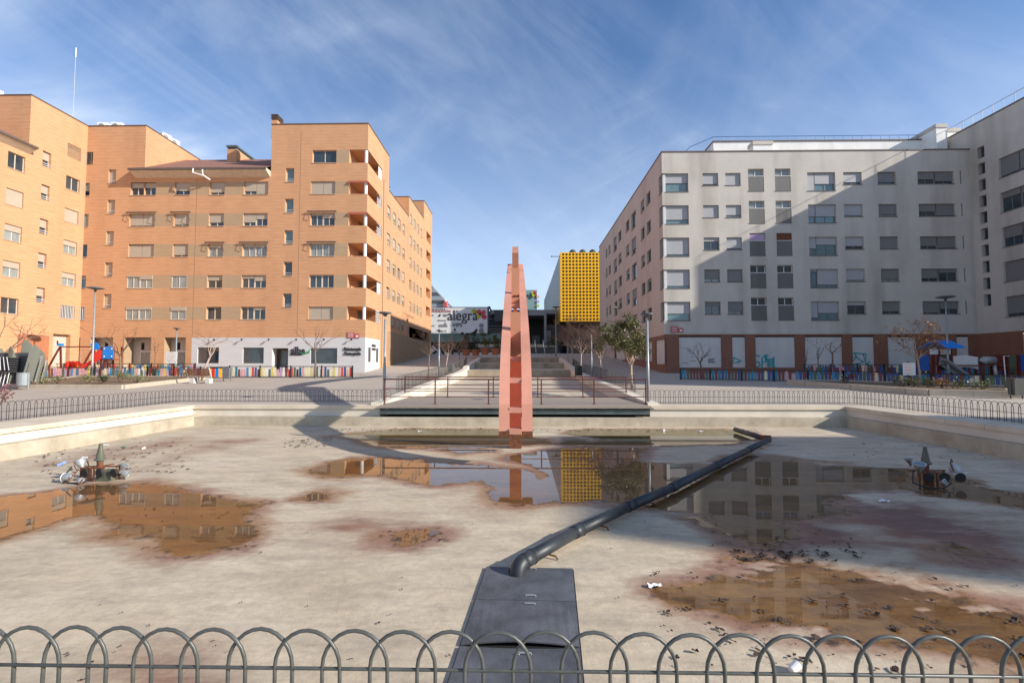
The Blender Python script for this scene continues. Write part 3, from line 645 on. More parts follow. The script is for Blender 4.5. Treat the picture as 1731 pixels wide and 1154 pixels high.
b.box((XM0-.3, YL+.35, ZT-.01), (XM0+.05, 60, ZT+.08)); b.box((XT-9.05, 58.15, 25.2), (XT-2.55, 65, 25.3)); b.box((XT-12, 64.95, S3z), (XT, 65.25, S3z+.08)); b.box((XT-12, 74.95, S4z), (XT, 75.25, S4z+.08))
b.build('parapet_coping', 'coping', bl)
lines(M['tile'], 0, .42, .13, .55)
b = MB(); rz, ry = zy(266, 53), 53.0
e0 = (XM0-.9, YL-.85, ZM); e1 = (XM1-.02, YL-.85, ZM)
b.add([e0, e1, (XM1-.02, ry, rz), (XM0+.02, ry, rz), (XM0+.02, YL+.02, ZM+.85*math.tan(.52)), (XM0-.9, YL+.0, ZM+.5)], [(0, 1, 2, 3, 4, 5)])
b.add([(XM1-.02, ry, rz), (XM0+.02, ry, rz), (XM0+.02, 60, ZM), (XM1-.02, 60, ZM)], [(0, 1, 2, 3)])
roof = b.build('roof', 'tile', bl)
b = MB(); b.box((XM0-.95, YL-.97, ZM-.17), (XM1-.03, YL-.85, ZM+.02)); b.build('gutter', 'coping', roof)
b = MB(); b.prism([(XM0-.9, YL-.84, ZM-.01), (XM0-.9, YL-.003, ZM-.01), (XM0-.9, YL-.003, ZM-.62), (XM0-.9, YL-.84, ZM-.22)], (XM1-XM0+.86, 0, 0)); b.build('eave', 'slabwhite', roof)
b = MB(); x0 = xy(325, 46.2, 292)
b.tube([(x0, 46.3, ZM-.1), (x0, 46.25, ZM-.5), (x0+.9, 46.4, ZM-.75), (x0+.9, 46.3, ZM-.2)], .07, 8); b.tube([(x0+.9, 46.35, ZM-.7), (x0+1.3, 46.9, ZM-1.0)], .07, 8); b.build('downpipe', 'white', roof)
b = MB(); c0, c1 = xy(384, 51.5, 255), xy(400, 51.5, 255); zc = zy(248, 51.5)
b.box((c0, 51.5, rz-2), (c1, 57.5, zc)); ch = b.build('chimney', 'brick', roof)
b = MB(); b.box((c0+.05, 51.55, zc), (c1-.05, 57.4, zc+.22)); b.box((c0-.06, 51.42, zc+.2), (c1+.06, 57.6, zc+.40)); b.build('chimney_cap', 'steelbeam', ch)
b = MB(); c0, c1 = xy(459, 49, 200), xy(469, 49, 200); zc = zy(199, 49)
b.box((c0, 49, ZT-.5), (c1, 50.2, zc)); ch = b.build('chimney', 'brick', bl)
b = MB()
for k in range(3): b.box((c0-.05, 48.95, zc+.12+k*.2), (c1+.05, 50.25, zc+.2+k*.2))
b.box((c0+.1, 49.1, zc-.05), (c1-.1, 50.1, zc+.5)); b.build('chimney_cap', 'coping', ch)
sh = {1: (.45, .35, .75, .75, .8), 0: (0, 0)}
SHUT = {(1, 123.5): .62, (2, 123.5): .95, (3, 123.5): .05, (4, 123.5): .25, (5, 123.5): 0, (1, 217): .4, (2, 217): .9, (3, 217): 1, (4, 217): .12, (5, 217): .2, (1, 292): .65, (2, 292): .85, (3, 292): .85, (4, 292): .05, (5, 292): .3,
        (1, 351.5): .8, (2, 351.5): .7, (3, 351.5): .3, (4, 351.5): .4, (5, 351.5): .05, (1, 409.5): .72, (2, 409.5): .7, (3, 409.5): .25, (4, 409.5): .25, (5, 409.5): .05, (1, 523.5): .95, (2, 523.5): .2, (3, 523.5): 0, (4, 523.5): 0, (5, 523.5): 1, (0, 525): 0}
def awning(F, a, b_, z, root):
    m = MB(); m.tube([F.pt(a-.25, z+.1, -.16), F.pt(b_+.2, z+.1, -.16)], .07, 8); aw = m.build('awning', 'coping', root)
    m = MB()
    for u in (a-.12, b_+.1): m.tube([F.pt(u, z+.08, -.14), F.pt(u, z-.35, -.22), F.pt(u, z-.75, -.05)], .022, 6)
    m.build('awning_arm', 'coping', aw)
for h in winF:
    a, b_, z0, z1, dep, n, r, p0 = h
    if p0 == 128:
        m = MB()
        for k in range(6): FF.slab(m, a, b_, z0+.1+k*.2, z0+.13+k*.2, .05, .08)
        for u in (a+.3, a+.7, a+1.1): FF.slab(m, u, u+.03, z0, z1, .05, .08)
        m.build('grille', 'framedark', bl); m = MB(); FF.slab(m, a, b_, z0, z0+.5, .28, .3); m.build('parapet_panel', 'brick', bl); continue
    gm = 'glasscurtain' if r in (4, 5) and p0 < 330 or (r == 3 and p0 > 340) else 'glass'
    window(bl, FF, (a, b_, z0, z1, dep), shut=SHUT.get((r, p0), .5), n=n, gm=gm)
    if (r, p0) in ((2, 217), (2, 292), (3, 351.5), (3, 409.5), (2, 523.5), (3, 523.5)): awning(FF, a, b_, z1, bl)
    if r == 5 and p0 == 123.5:
        m = MB()
        for k in range(8): FF.slab(m, a+.1+k*(b_-a-.2)/7, a+.13+k*(b_-a-.2)/7, z0, z1, .02, .05)
        m.build('grille', 'framewhite', bl)
for i, h in enumerate(tallF):
    w_ = window(bl, FF, h, shut=0 if i > 4 else .85, n=1, gm='glassteal' if i > 4 and i < 8 else 'glass')
    m = MB(); FF.slab(m, h[0], h[1], h[2]+.28, h[2]+.31, .03, .06); FF.slab(m, h[0], h[1], h[2]+.12, h[2]+.15, .03, .06); m.build('guard_rail', 'framewhite', w_)
for h in sideW: window(bl, FS, h, shut=random.choice([.3, .6, .85, .5, .0]), n=2 if h[1]-h[0] > 1 else 1, gm=random.choice(['glass', 'glasscurtain']))
for r, (z0, z1) in enumerate(zrow):
    m = MB(); m.lathe((XT-.22, YL+.22, z0-.02), [(.16, 0), (.16, z1-z0+.04)], 18); m.build('balcony_column', 'white', bl, smooth=False)
    m = MB()
    if r in (1, 2, 5): 
        for k in range(6): FS.slab(m, YB-1.6, YB-.02, z0+.05+k*.22, z0+.15+k*.22, .03, .07)
    else: FS.slab(m, YB-1.3, YB-.02, z0, z1-.1, .03, .06)
    m.build('balcony_screen', 'framewhite', bl)
    m = MB(); m.box((XB+.02, YL+3.2, z0), (XB+.07, YL+4.6, z1-.1)); m.build('balcony_door', 'framedark', bl)
    if r in (1, 2):
        m = MB(); m.prism([(XB-.05, YL-.06, z1-.02), (XT+.05, YL-.06, z1-.02), (XT+.05, YL-.16, z1-.2), (XB-.05, YL-.16, z1-.2)], (0, -.02, -.02)); m.prism([(XT+.04, YL-.1, z1), (XT+.04, YB-.8, z1), (XT+.2, YB-.8, z1-.22), (XT+.2, YL-.16, z1-.22)], (.02, 0, -.02)); m.build('awning', mat('awning_red', (.32, .075, .05), .8), bl)
for px in (329.5, 505):
    m = MB(); FF.slab(m, lx(px)-.012, lx(px)+.012, zg0, (ZM if px < 400 else ZT)-.7, -.004, .0); m.build('expansion_joint', 'coping', bl)
m = MB(); m.tube([(XT+.06, 52.9, 1), (XT+.06, 52.9, S2z+.5)], .05, 8); m.build('downpipe', 'band', bl)
for a, b_, z0, z1, dep in doors:
    m = MB(); FF.slab(m, a, b_, z0, z1, dep-.05, dep); M.setdefault('doorpanel', mat('pale_door', (.50, .43, .35), .7, dirt=.2)); d_ = m.build('entrance_panel', 'doorpanel', bl)
    m = MB()
    for u in (a+.35*(b_-a)-.12, a+.72*(b_-a)): FF.slab(m, u, u+.3, z1-1.15, z1-.45, dep-.07, dep-.045)
    m.build('door_vent', 'dark', d_)
    m = MB(); u = a+.3*(b_-a); FF.slab(m, u, u+.95, 1.0, 2.9, dep-.09, dep-.05); m.build('door', 'glasscurtain', d_)
    m = MB(); FF.slab(m, u-.08, u, 1.0, 3.0, dep-.1, dep-.05); FF.slab(m, u+.95, u+1.03, 1.0, 3.0, dep-.1, dep-.05); FF.slab(m, u, u+.95, 2.9, 3.0, dep-.1, dep-.05); m.build('door_frame', 'white', d_)
for h in shopw: window(bl, FF, h, shut=0, n=1, fm='framedark', sill=None, ft=.04)
for h in shopS: window(bl, FS, h[:5], shut=0, n=1, fm='framedark', sill=None, ft=.03)
window(bl, FF, (shopd[0]+.45, shopd[1], .7, shopd[3]-.2, .9), shut=0, n=2, fm='framedark', sill=None)
m = MB()
for p in (366, 412, 457, 503, 549, 595): 
    x = lx(p); m.tube([(x, YL, zg0-.28), (x+.12, YL-.22, zg0-.2)], .03, 6); m.lathe((x+.14, YL-.24, zg0-.2), [(.05, -.08), (.09, .1)], 10, axis=(.5, -.6, -.4))
sl_ = m.build('shop_spotlight', 'black', bl)
def wtext(px, py, s, size, m='ink', sx=1, bold=.02): return text('shop_lettering', s, size, (xy(px, YL, py), YL-.05, zy(py, YL, px)), FRONT, m, bl, .03, sx=sx, bold=bold)
wtext(504, 593, 'alba', 1.02, sx=.9); wtext(596, 590, 'Fisioterapia', .40, sx=.9); wtext(596, 597.5, 'Osteopatia', .40, sx=.9)
m = MB(); random.seed(3)
for k in range(16): u = lx(494.5)+k*.07; m.box((u, YL-.05, zy(600.3, YL)), (u+.05, YL-.01, zy(600.3, YL)+random.uniform(.09, .17)))
for z in (3.55, 3.2):
    for k in range(7): u = 49.35+k*.19; m.box((XT+.01, u, z-.1), (XT+.04, u+.13, z+random.uniform(.06, .16)))
m.build('shop_small_print', 'ink', bl)
m = MB(); x = lx(519); z = zy(594, YL); m.tube([(x-.5, YL-.05, z-.05), (x-.1, YL-.05, z-.22), (x+.35, YL-.05, z+.0), (x+.6, YL-.05, z+.25)], [.03, .06, .06, .02], 6); m.tube([(x+.1, YL-.05, z-.1), (x+.5, YL-.05, z-.08)], [.07, .02], 6); m.build('shop_emblem', 'greensign', bl)
def street_number(x, z, Y, root):
    m = MB(); m.box((x-.55, Y-.06, z-.28), (x+.15, Y-.02, z+.28)); m.box((x+.2, Y-.06, z-.28), (x+.62, Y-.02, z+.12)); p = m.build('street_plate', 'inkred', root)
    m = MB()
    for k in range(3): m.box((x-.47, Y-.07, z-.16+k*.15), (x+.05, Y-.058, z-.12+k*.15))
    m.box((x+.28, Y-.07, z-.18), (x+.52, Y-.058, z-.02)); m.build('plate_mark', 'white', p)
street_number(lx(599), zy(566, YL), YL, bl)

# ------------------------------------------------------------------ left wing
bw = thing('apartment_building', 'orange brick wing at the left edge with sunlit wall turned to the plaza', 'building', (XW, 42, .7))
FW = Face((XW, 0), (0, 1), (1, 0)); wl = MB(); hs = []; wins = []
for r in range(6):
    z0, z1 = zrow[r]; wins.append((45.2, 46.65, z0, z1, .22, 2, r))
    if r > 0: wins.append((39.9, 41.35, z0-.1, z1, .22, 2, r))
for z0, z1 in tall: wins.append((42.85, 43.65, z0, z1, .3, 1, 9))
zd = zg0+.2
hs = [w_[:5] for w_ in wins]+[(44.6, 46.35, .3, zd, .5)]
zn = [(46.65, YL, z0, z1, 1) for z0, z1 in zrow]
FW.wall(wl, 41.6, YL, .2, ZT, sub(hs, 41.6, YL), zn); FW.wall(wl, 18, 41.6, .1, ZM+.2, sub(hs, 18, 41.6), zn)
quad(wl, (XW, 41.6, 18), (-56, 41.6, 18), (-56, 41.6, ZT), (XW, 41.6, ZT)); quad(wl, (XW, 41.6, ZT-.3), (-56, 41.6, ZT-.3), (-56, 60, ZT-.3), (XW, 60, ZT-.3)); quad(wl, (XW, 18, 0), (-56, 18, 0), (-56, 18, ZM), (XW, 18, ZM))
wl.build('wall', wm, bw)
b = MB(); b.box((XW-.35, 41.55, ZT-.01), (XW+.05, YL-.05, ZT+.08)); b.box((-56, 41.55, ZT-.01), (XW-.35, 41.9, ZT+.08)); b.build('parapet_coping', 'coping', bw)
b = MB(); b.add([(XW+.65, 41.7, ZM), (XW+.65, 18, ZM), (-52, 18, ZM+5), (-52, 41.7, ZM+5)], [(0, 1, 2, 3)]); rf = b.build('roof', 'tile', bw)
b = MB(); b.box((XW+.62, 18, ZM-.16), (XW+.74, 41.75, ZM+.02)); b.build('gutter', 'coping', rf)
b = MB(); b.prism([(XW+.62, 41.7, ZM-.01), (XW+.003, 41.7, ZM-.01), (XW+.003, 41.7, ZM-.6), (XW+.62, 41.7, ZM-.2)], (0, -23.7, 0)); b.build('eave', 'slabwhite', rf)
for a, b_, z0, z1, dep, n, r in wins:
    if r == 0:
        m = MB()
        for k in range(8): FW.slab(m, a, b_, z0+.08+k*.15, z0+.16+k*.15, .06, .1)
        m.build('grille', 'band', bw); m = MB(); FW.slab(m, a, b_, z0, z1-.3, .2, .23); m.build('parapet_panel', 'brick', bw); continue
    w_ = window(bw, FW, (a, b_, z0, z1, dep), shut={1: 0, 2: 1, 3: .4, 4: .4, 5: 0, 9: .55}.get(r, .5), n=n, gm='glasscurtain' if r in (3, 4) else 'glass', sill=None if r == 9 else 'sill')
    if r == 9: m = MB(); FW.slab(m, a, b_, z0+.28, z0+.32, .0, .03); FW.slab(m, a, b_, z0+.1, z0+.14, .0, .03); m.build('guard_rail', 'framewhite', w_)
    if r == 5 and a > 45:
        m = MB()
        for k in range(9): FW.slab(m, a+.08+k*(b_-a-.2)/8, a+.12+k*(b_-a-.2)/8, z0, z1, .02, .05)
        m.build('grille', 'framewhite', bw)
m = MB(); FW.slab(m, 44.6, 46.35, .5, zd, .42, .5); d_ = m.build('entrance_panel', 'doorpanel', bw)
m = MB(); FW.slab(m, 44.75, 44.95, zd-1.1, zd-.5, .40, .43); FW.slab(m, 45.4, 45.55, zd-.9, zd-.6, .40, .43); m.build('door_vent', 'dark', d_)
m = MB(); FW.slab(m, 41.4, 44.15, 2.0, 3.75+.5, -.07, -.002); m.build('cladding_panel', 'terracotta', bw)

# rooftop machines and mast
def ac(x, y, z, rz, label):
    t = thing('air_conditioner', label, 'air conditioner', (x, y, z), 'white air conditioners on the orange roofs'); b = MB()
    b.box((x-.5, y-.2, z+.12), (x+.5, y+.2, z+.9)); b.box((x-.42, y-.16, z), (x-.32, y+.16, z+.13)); b.box((x+.32, y-.16, z), (x+.42, y+.16, z+.13)); b.build('casing', 'ac', t)
    b = MB(); b.lathe((x-.14, y-.2, z+.5), [(.29, 0), (.29, .012)], 20, axis=(0, -1, 0)); f = b.build('fan_grille', 'inkgrey', t)
    t.rotation_euler = (0, 0, rz); return t
def roofz(py, Y, px): return aty(px, py, Y).z
ac(xy(4, 43, 150)-.2, 42.6, ZT+.2, R(60), 'white rooftop air conditioner cut by the left frame edge'); ac(xy(35, 44.4, 160)-.2, 44.6, ZT+.05, R(70), 'white rooftop air conditioner second from the left edge')
ac(xy(179, 48.6, 205), 48.4, ZT-.05, R(8), 'white rooftop air conditioner left of the pair above the orange stair tower'); ac(xy(202, 48.6, 205), 48.4, ZT-.05, R(8), 'white rooftop air conditioner right of the pair above the orange stair tower')
ac(XM0-.7, 50.9, ZT-.05, R(75), 'white rooftop air conditioner left of the pair on the receding parapet'); ac(XM0-.7, 52.2, ZT-.05, R(75), 'white rooftop air conditioner right of the pair on the receding parapet')
m = MB(); p0 = aty(123, 205, 52); p1 = aty(128.5, 84, 52); m.tube([p0-Vector((0, 0, 1)), p1], .022, 6); t = thing('antenna_mast', 'thin white antenna mast on the orange roof at left', 'antenna', tuple(p0)); m.build('mast', 'steelgrey', t)
m = MB(); m.tube([p1-Vector((0, 0, .9)), p1+Vector((0, 0, .2))], .05, 8); m.build('antenna_tip', 'white', t)

# ------------------------------------------------------------------ grey apartment building (right)
YR = 46.2; XR = 13.2; XV = 41.7
ZR = zy(256, YR, 1300); rx = lambda p: xy(p, YR, 400)
zt = [zy(a, YR, 1300) for a in (292, 346.2, 400.8, 455, 509.6)]
br = thing('apartment_building', 'pale grey rendered apartment building with brown stone ground floor and graffiti', 'building', (27, YR, .6))
GF = Face((0, YR), (1, 0), (0, -1)); GS = Face((XR, 0), (0, 1), (-1, 0))
ZB = zy(564.5, YR, 1300); panT, panB = zy(567.5, YR, 1300), zy(621, YR, 1300)
W = []   # (u0,u1,z0,z1,dep,kind)
for r, z in enumerate(zt):
    W.append((XR, rx(1165), z-1.75, z, .32, 'corner', r)); W.append((rx(1189.5), rx(1216), z-1.17, z, .28, 's', r)); W.append((rx(1228), rx(1254), z-1.17, z, .28, 's', r))
    W.append((rx(1267), rx(1293.5), z-1.72, z+.38, .3, 'b', r)); W.append((rx(1312.5), rx(1339), z-1.72, z+.38, .3, 'b', r))
    W.append((rx(1367.5), rx(1415), z-1.75, z, .3, 'w', r)); W.append((rx(1428.5), rx(1460), z-1.17, z, .28, 's', r)); W.append((rx(1487), rx(1518), z-1.17, z, .28, 's', r)); W.append((rx(1555), rx(1617), z-1.17, z, .28, 'd', r)); W.append((rx(1627), rx(1629.5), z-1.2, z+.02, .2, 'slit', r))
panels = [(rx(a), rx(b_), panB, panT, .16, 2) for a, b_ in ((1145, 1216), (1234, 1256), (1273, 1339), (1356, 1418), (1435, 1471.5), (1494.5, 1541.7), (1609.6, 1630))]
wl = MB(); wm2 = ['render', 'brown', 'brown', 'renderpink']
GF.wall(wl, XR, XV, -.3, ZR, [w_[:5] for w_ in W]+panels, [(XR, XV, -.3, ZB, 1)])
SW = []
yv = lambda p: XR*840/(p-882)
for r, z in enumerate(zt):
    SW.append((YR, yv(1116.5), z-1.75, z, .32, 'corner', r))
    for p0, p1, h in ((1025, 1027.6, 1.25), (1029.8, 1033, 1.25), (1038.6, 1043.6, 1.9), (1046.3, 1051.5, 1.3), (1059.2, 1065, 1.3), (1069, 1076.7, 1.9), (1085, 1091, 1.25), (1094.8, 1101.6, 1.25)): SW.append((yv(p1), yv(p0), z-h, z, .25, 's', r))
sp = [(yv(p1), yv(p0), zg((yv(p0)+yv(p1))/2)+.75, ZB-.45, .15, 1) for p0, p1 in ((1107, 1122), (1088, 1101), (1072, 1084))]+[(64, 71, 2.3, ZB+.2, .3, 1)]
GS.wall(wl, YR, 84, -.3, ZR, [w_[:5] for w_ in SW]+sp, [(YR, 66, -.3, ZB-.05, 1), (YR, 84, ZB-.05, ZR, 3), (66, 84, -.3, ZB-.05, 3)])
quad(wl, (XR, YR, ZR-.4), (XV, YR, ZR-.4), (XV, 84, ZR-.4), (XR, 84, ZR-.4)); quad(wl, (XR, 84, 0), (XV, 84, 0), (XV, 84, ZR), (XR, 84, ZR))
wl.build('wall', wm2, br)
b = MB(); GF.slab(b, XR-.06, XV, ZR-.01, ZR+.09, -.06, .35); b.build('parapet_coping', 'coping', br)
b = MB(); GS.slab(b, YR+.35, 84, ZR-.01, ZR+.09, -.06, .35); b.build('parapet_coping', 'coping', br)
b = MB(); b.box((XR+.25, YR+.25, zt[4]-1.75), (XR+.36, YR+.36, ZR-1)); 
for z in zt: b.box((XR+.1, YR+.1, z-1.74), (XR+.34, YR+.34, z-.01))
b.build('corner_post', 'framewhite', br)
shS = {('s', 0, 1189.5): .72}
def rshut(a, r): 
    random.seed(int(a*31)+r*7); return random.choice([.72, .78, .85, .95, .65, .3, 1.0, .8])
for a, b_, z0, z1, dep, k, r in W:
    if k == 'corner':
        w_ = window(br, GF, (a+.34, b_, z0, z1, dep), 'framedark', 'shuttergrey', 'glassteal', (.5, .75, .88, .86, .62)[r], 1, sill='silldark')
    elif k == 's': window(br, GF, (a, b_, z0, z1, dep), 'framedark', 'shuttershaded' if a > rx(1470) or (r > 2 and a < rx(1300)) else 'shuttergrey', 'glasscurtain' if r % 2 else 'glass', rshut(a, r), 2, sill='silldark')
    elif k == 'w':
        window(br, GF, (a, a+(b_-a)*.28, z0, z1, dep), 'framedark', 'shuttergrey', 'glassteal', (1, .62, .6, .1, .85)[r], 1, sill='silldark'); window(br, GF, (a+(b_-a)*.29, b_, z0, z1, dep), 'framedark', 'shuttergrey', 'glassteal', (.6, .62, .4, .82, .6)[r], 2, sill='silldark')
    elif k == 'd':
        m_ = (a+b_)/2; random.seed(r+3)
        for u0, u1 in ((a, m_-.04), (m_+.04, b_)): window(br, GF, (u0, u1, z0, z1, dep), 'framedark', 'shuttershaded', 'glass', random.choice([.3, .6, .9, .4, .75]), 2, sill='silldark')
    elif k == 'slit': m = MB(); GF.slab(m, a, b_, z0, z1, .17, .2); m.build('slit_window', 'shuttershaded', br)
    elif k == 'b':
        zz = z0+1.42; w_ = window(br, GF, (a, b_, z0, z1, .55 if False else dep), 'framewhite', 'shuttergrey', 'glass' if r > 1 else 'glasscurtain', 0, 2, sill=None)
        m = MB(); GF.slab(m, a+.01, b_-.01, z0, z0+1.36, .02, .05); s_ = m.build('balcony_panel', 'darkslats', br)
        m = MB(); GF.slab(m, a, b_, z0+1.36, z0+1.42, -.01, .06); m.build('handrail', 'framewhite', s_)
        m = MB(); GF.slab(m, a-.03, b_+.03, z0-.06, z0, -.04, .12); m.build('ledge', 'silldark', s_)
        if r == 2: m = MB(); GF.slab(m, a+.03, b_-.03, z0+1.46, z1-.05, .1, .13); m.build('curtain', 'lilac' if a < rx(1300) else 'rust', w_)
for a, b_, z0, z1, dep, k, r in SW:
    if k == 'corner': window(br, GS, (a+.34, b_, z0, z1, dep), 'framedark', 'shuttershaded', 'glass', (.5, .8, 1, .9, 0)[r], 1, sill='silldark')
    else: window(br, GS, (a, b_, z0, z1, dep), 'framedark', 'shuttershaded', 'glass', (rshut(a, r) if random.random() < .5 else 0)*.7, 1, sill='silldark')
for a, b_, z0, z1, dep, _ in panels:
    m = MB(); GF.slab(m, a, b_, z0, z1-.12, dep-.05, dep); m.build('boarded_shopfront', 'panel', br)
    m = MB(); GF.slab(m, a, b_, z1-.12, z1, dep-.01, dep+.2); m.build('shopfront_shadow', 'dark', br)  # near-black strip paints the shadow line above each boarded panel
for a, b_, z0, z1, dep, _ in sp: m = MB(); GS.slab(m, a, b_, z0, z1, dep-.04, dep); m.build('boarded_shopfront', 'panel', br)
def spray(pts, Y=YR+.10, r=.05, m='teal', name='graffiti'):
    mb = MB()
    for st in pts: mb.tube([aty(x, y, Y) for x, y in st], r, 5)
    mb.build(name, m, br)
# tag reading roughly as the sprayed word, with its flourishes
spray([[(1284, 602), (1277, 600), (1273, 607), (1277, 611), (1283, 612), (1285, 617), (1279, 620), (1273, 617)], [(1288, 620), (1288, 606), (1291, 602), (1296, 604), (1295, 611), (1289, 612)], [(1298, 620), (1298, 606)], [(1297.5, 602), (1298.5, 601)], [(1301, 620), (1301, 606), (1305, 606), (1305, 620)], [(1293, 599), (1294, 609), (1296, 599)], [(1308, 603), (1308, 614), (1309, 620), (1306, 621)], [(1304, 607), (1309, 605)]], r=.07)
spray([[(1443, 596), (1464, 598), (1463, 614), (1459, 598)], [(1443, 596), (1448, 602), (1438, 614), (1436, 617), (1450, 614), (1460, 612), (1445, 602)], [(1437, 604), (1442, 602)], [(1466, 616), (1470, 610), (1463, 616), (1471, 618)]], r=.06)
spray([[(1236, 604), (1246, 606), (1250, 610), (1236, 615), (1243, 604)], [(1246, 614), (1253, 610), (1250, 607)], [(1235, 612), (1240, 611)]], r=.045)
spray([[(1197, 607), (1208, 605.5)], [(1197, 609.5), (1207, 609)], [(1197, 612), (1209, 612)]], m='inkgrey', r=.06)
spray([[(1168, 601), (1170, 604), (1175, 602)], [(1166, 609), (1176, 610)], [(1152, 614), (1160, 612), (1164, 615)]], m='band', r=.03)
street_number(rx(1141), zy(557, YR), YR, br)
b = MB()
for a, b_, z in ((rx(1226), rx(1232), ZB), (rx(1258), rx(1264), ZB)): pass
# setback penthouse, railings, chimneys on the flat roof
ZP = zy(238.5, 50, 1400); xa = xy(1206, 50, 245)
b = MB(); b.box((xa, 50, ZR-.5), (XV-.02, 60, ZP)); b.box((xa-4.4, 51, ZR-.5), (xa-.02, 58, ZR+.75)); ph = b.build('penthouse', 'whitewall', br)
b = MB(); b.box((xa-.08, 49.9, ZP), (XV-.02, 60, ZP+.1)); b.box((xa-4.5, 50.9, ZR+.75), (xa-.1, 58, ZR+.84)); b.build('penthouse_coping', 'coping', ph)
b = MB(); zr_ = zy(229, 50, 1400); n = 22
b.tube([(xa+.1, 50.1, zr_), (xy(1568, 50), 50.1, zr_)], .03, 6); b.tube([(xa+.1, 50.1, zr_), (xa-1.6, 52.5, zr_), (xa-1.6, 57, zr_)], .03, 6)
for k in range(n+1): x = xa+.1+(xy(1568, 50)-xa-.1)*k/n; b.tube([(x, 50.1, ZP), (x, 50.1, zr_)], .02, 5)
zq = ZR+.84
b.tube([(xa-4.4, 51.0, zq+1.1), (xa-1.2, 51.0, zq+1.1)], .03, 6); b.tube([(xa-4.4, 51, zq+1.1), (xa-4.4, 58, zq+1.1)], .03, 6)
for k in range(5): b.tube([(xa-4.4+k*.8, 51, zq), (xa-4.4+k*.8, 51, zq+1.1)], .02, 5)
for k in range(8): b.tube([(xa-4.4, 51+k, zq), (xa-4.4, 51+k, zq+1.1)], .02, 5)
b.build('roof_railing', 'bluedark', br)
b = MB(); b.add([(xa-4, 52, zq+.05), (xa-1, 52, zq+.05), (xa-1, 54, zq+1.0), (xa-4, 54, zq+1.0)], [(0, 1, 2, 3)]); b.build('skylight', 'greenglass', br)
def chim(px0, px1, py, Y, d, nm='chimney'):
    x0, x1 = xy(px0, Y, py), xy(px1, Y, py); z = aty(px0, py, Y).z; b = MB(); b.box((x0, Y, ZR-.4), (x1, Y+d, z-.35)); c = b.build(nm, 'whitewall', br)
    b = MB(); b.box((x0-.08, Y-.08, z-.35), (x1+.08, Y+d+.08, z)); b.build('chimney_cap', 'render', c)
chim(1273, 1305, 239, 48.6, 1.0); chim(1582, 1600, 210, 48.2, 6.0); chim(1601, 1622, 217, 49.2, 1.5)
for a, b_ in ((1387, 1407), (1412, 1427)): 
    x0, x1 = xy(a, 53, 236), xy(b_, 53, 236); b = MB(); b.box((x0, 53, ZP), (x1, 54, ZP+.7)); b.build('roof_vent', 'render', br)

# ------------------------------------------------------------------ grey wing (right edge)
bv = thing('apartment_building', 'grey rendered wing at the right edge with a column of small square windows', 'building', (XV, 40, .5))
VW = Face((XV, 0), (0, 1), (-1, 0)); ZV = zy(216, YR, 1641); wl = MB()
big = [(40.2, 43.5, z-1.75, z, .3) for z in zt]; sm_ = []
for k in range(10): sm_.append((44.75, 45.45, 20.35-1.497*k, 21.4-1.497*k, .42))
vp = [(40.0, 42.2, panB, panT, .16, 1)]
VW.wall(wl, 37, 52, -.3, ZV, big+sm_+vp, [(37, 52, -.3, ZB, 1)]); VW.wall(wl, 19.5, 37, -.3, 20.0, [], [(19.5, 37, -.3, ZB, 1)])
quad(wl, (XV, 37, 0), (56, 37, 0), (56, 37, ZV), (XV, 37, ZV)); quad(wl, (XV, 37, ZV-.4), (56, 37, ZV-.4), (56, 60, ZV-.4), (XV, 60, ZV-.4)); quad(wl, (XV, 19.5, 20), (56, 19.5, 20), (56, 37, 20), (XV, 37, 20)); quad(wl, (XV, 19.5, 0), (56, 19.5, 0), (56, 19.5, 20), (XV, 19.5, 20))
wl.build('wall', wm2, bv)
b = MB(); b.box((45, -8.8, -.3), (56, .8, 21.8)); b.build('shade_block', 'render', bv)  # unseen block added beyond the right edge to shade the pool floor
b = MB(); VW.slab(b, 37, 52, ZV-.01, ZV+.1, -.06, .35); b.build('parapet_coping', 'coping', bv)
b = MB(); b.tube([(XV+.2, 37, ZV+1.0), (XV+.2, 50, ZV+1.0)], .03, 6)
for k in range(14): b.tube([(XV+.2, 37+k, ZV), (XV+.2, 37+k, ZV+1.0)], .022, 5)
b.build('roof_railing', 'steelgrey', bv)
for i, h in enumerate(big):
    window(bv, VW, (h[0], 41.82, *h[2:]), 'framedark', 'shuttershaded', 'glass', (.9, .3, .55, 1, .85)[i], 2, sill='silldark'); window(bv, VW, (41.88, h[1], *h[2:]), 'framedark', 'shuttershaded', 'glass', (.9, .3, .55, 1, .85)[i], 2, sill='silldark')
for h in sm_: window(bv, VW, h, 'framedark', gm='glass', shut=0, n=1, sill=None)
for a, b_, z0, z1, dep, _ in vp: m = MB(); VW.slab(m, a, b_, z0, z1-.1, dep-.05, dep); m.build('boarded_shopfront', 'panel', bv)

# ------------------------------------------------------------------ shopping centre at the end of the street
# yellow perforated block
YY = 95.0
yb = thing('perforated_block', 'yellow metal-clad block punched with a grid of dark round holes', 'building', (11, YY, 3.4))
x0, x1 = xy(948, YY), xy(1024, YY); z0, z1 = zy(543, YY), zy(427, YY)
b = MB(); b.box((x0, YY, z0), (x1, YY+2.0, z1)); nx, nz = 11, 20; dxp = (xy(1010.5, YY)-xy(953, YY))/10; xs = xy(953, YY)
for i in range(nx+2):
    for j in range(nz):
        x = xs+i*dxp; z = z0+.33+(z1-z0-.66)*(j+.1)/(nz-.8)
        if x < x1-.2: b.lathe((x, YY-.012, z), [(.235, 0), (.235, .02)], 12, 1, axis=(0, 1, 0))
b.build('front_cladding', ['yellow', 'hole'], yb)
b = MB(); b.box((x0+.02, YY+2.0, z0+.3), (x1, YY+70, z1-.15)); b.build('side_slats', 'slatside', yb)
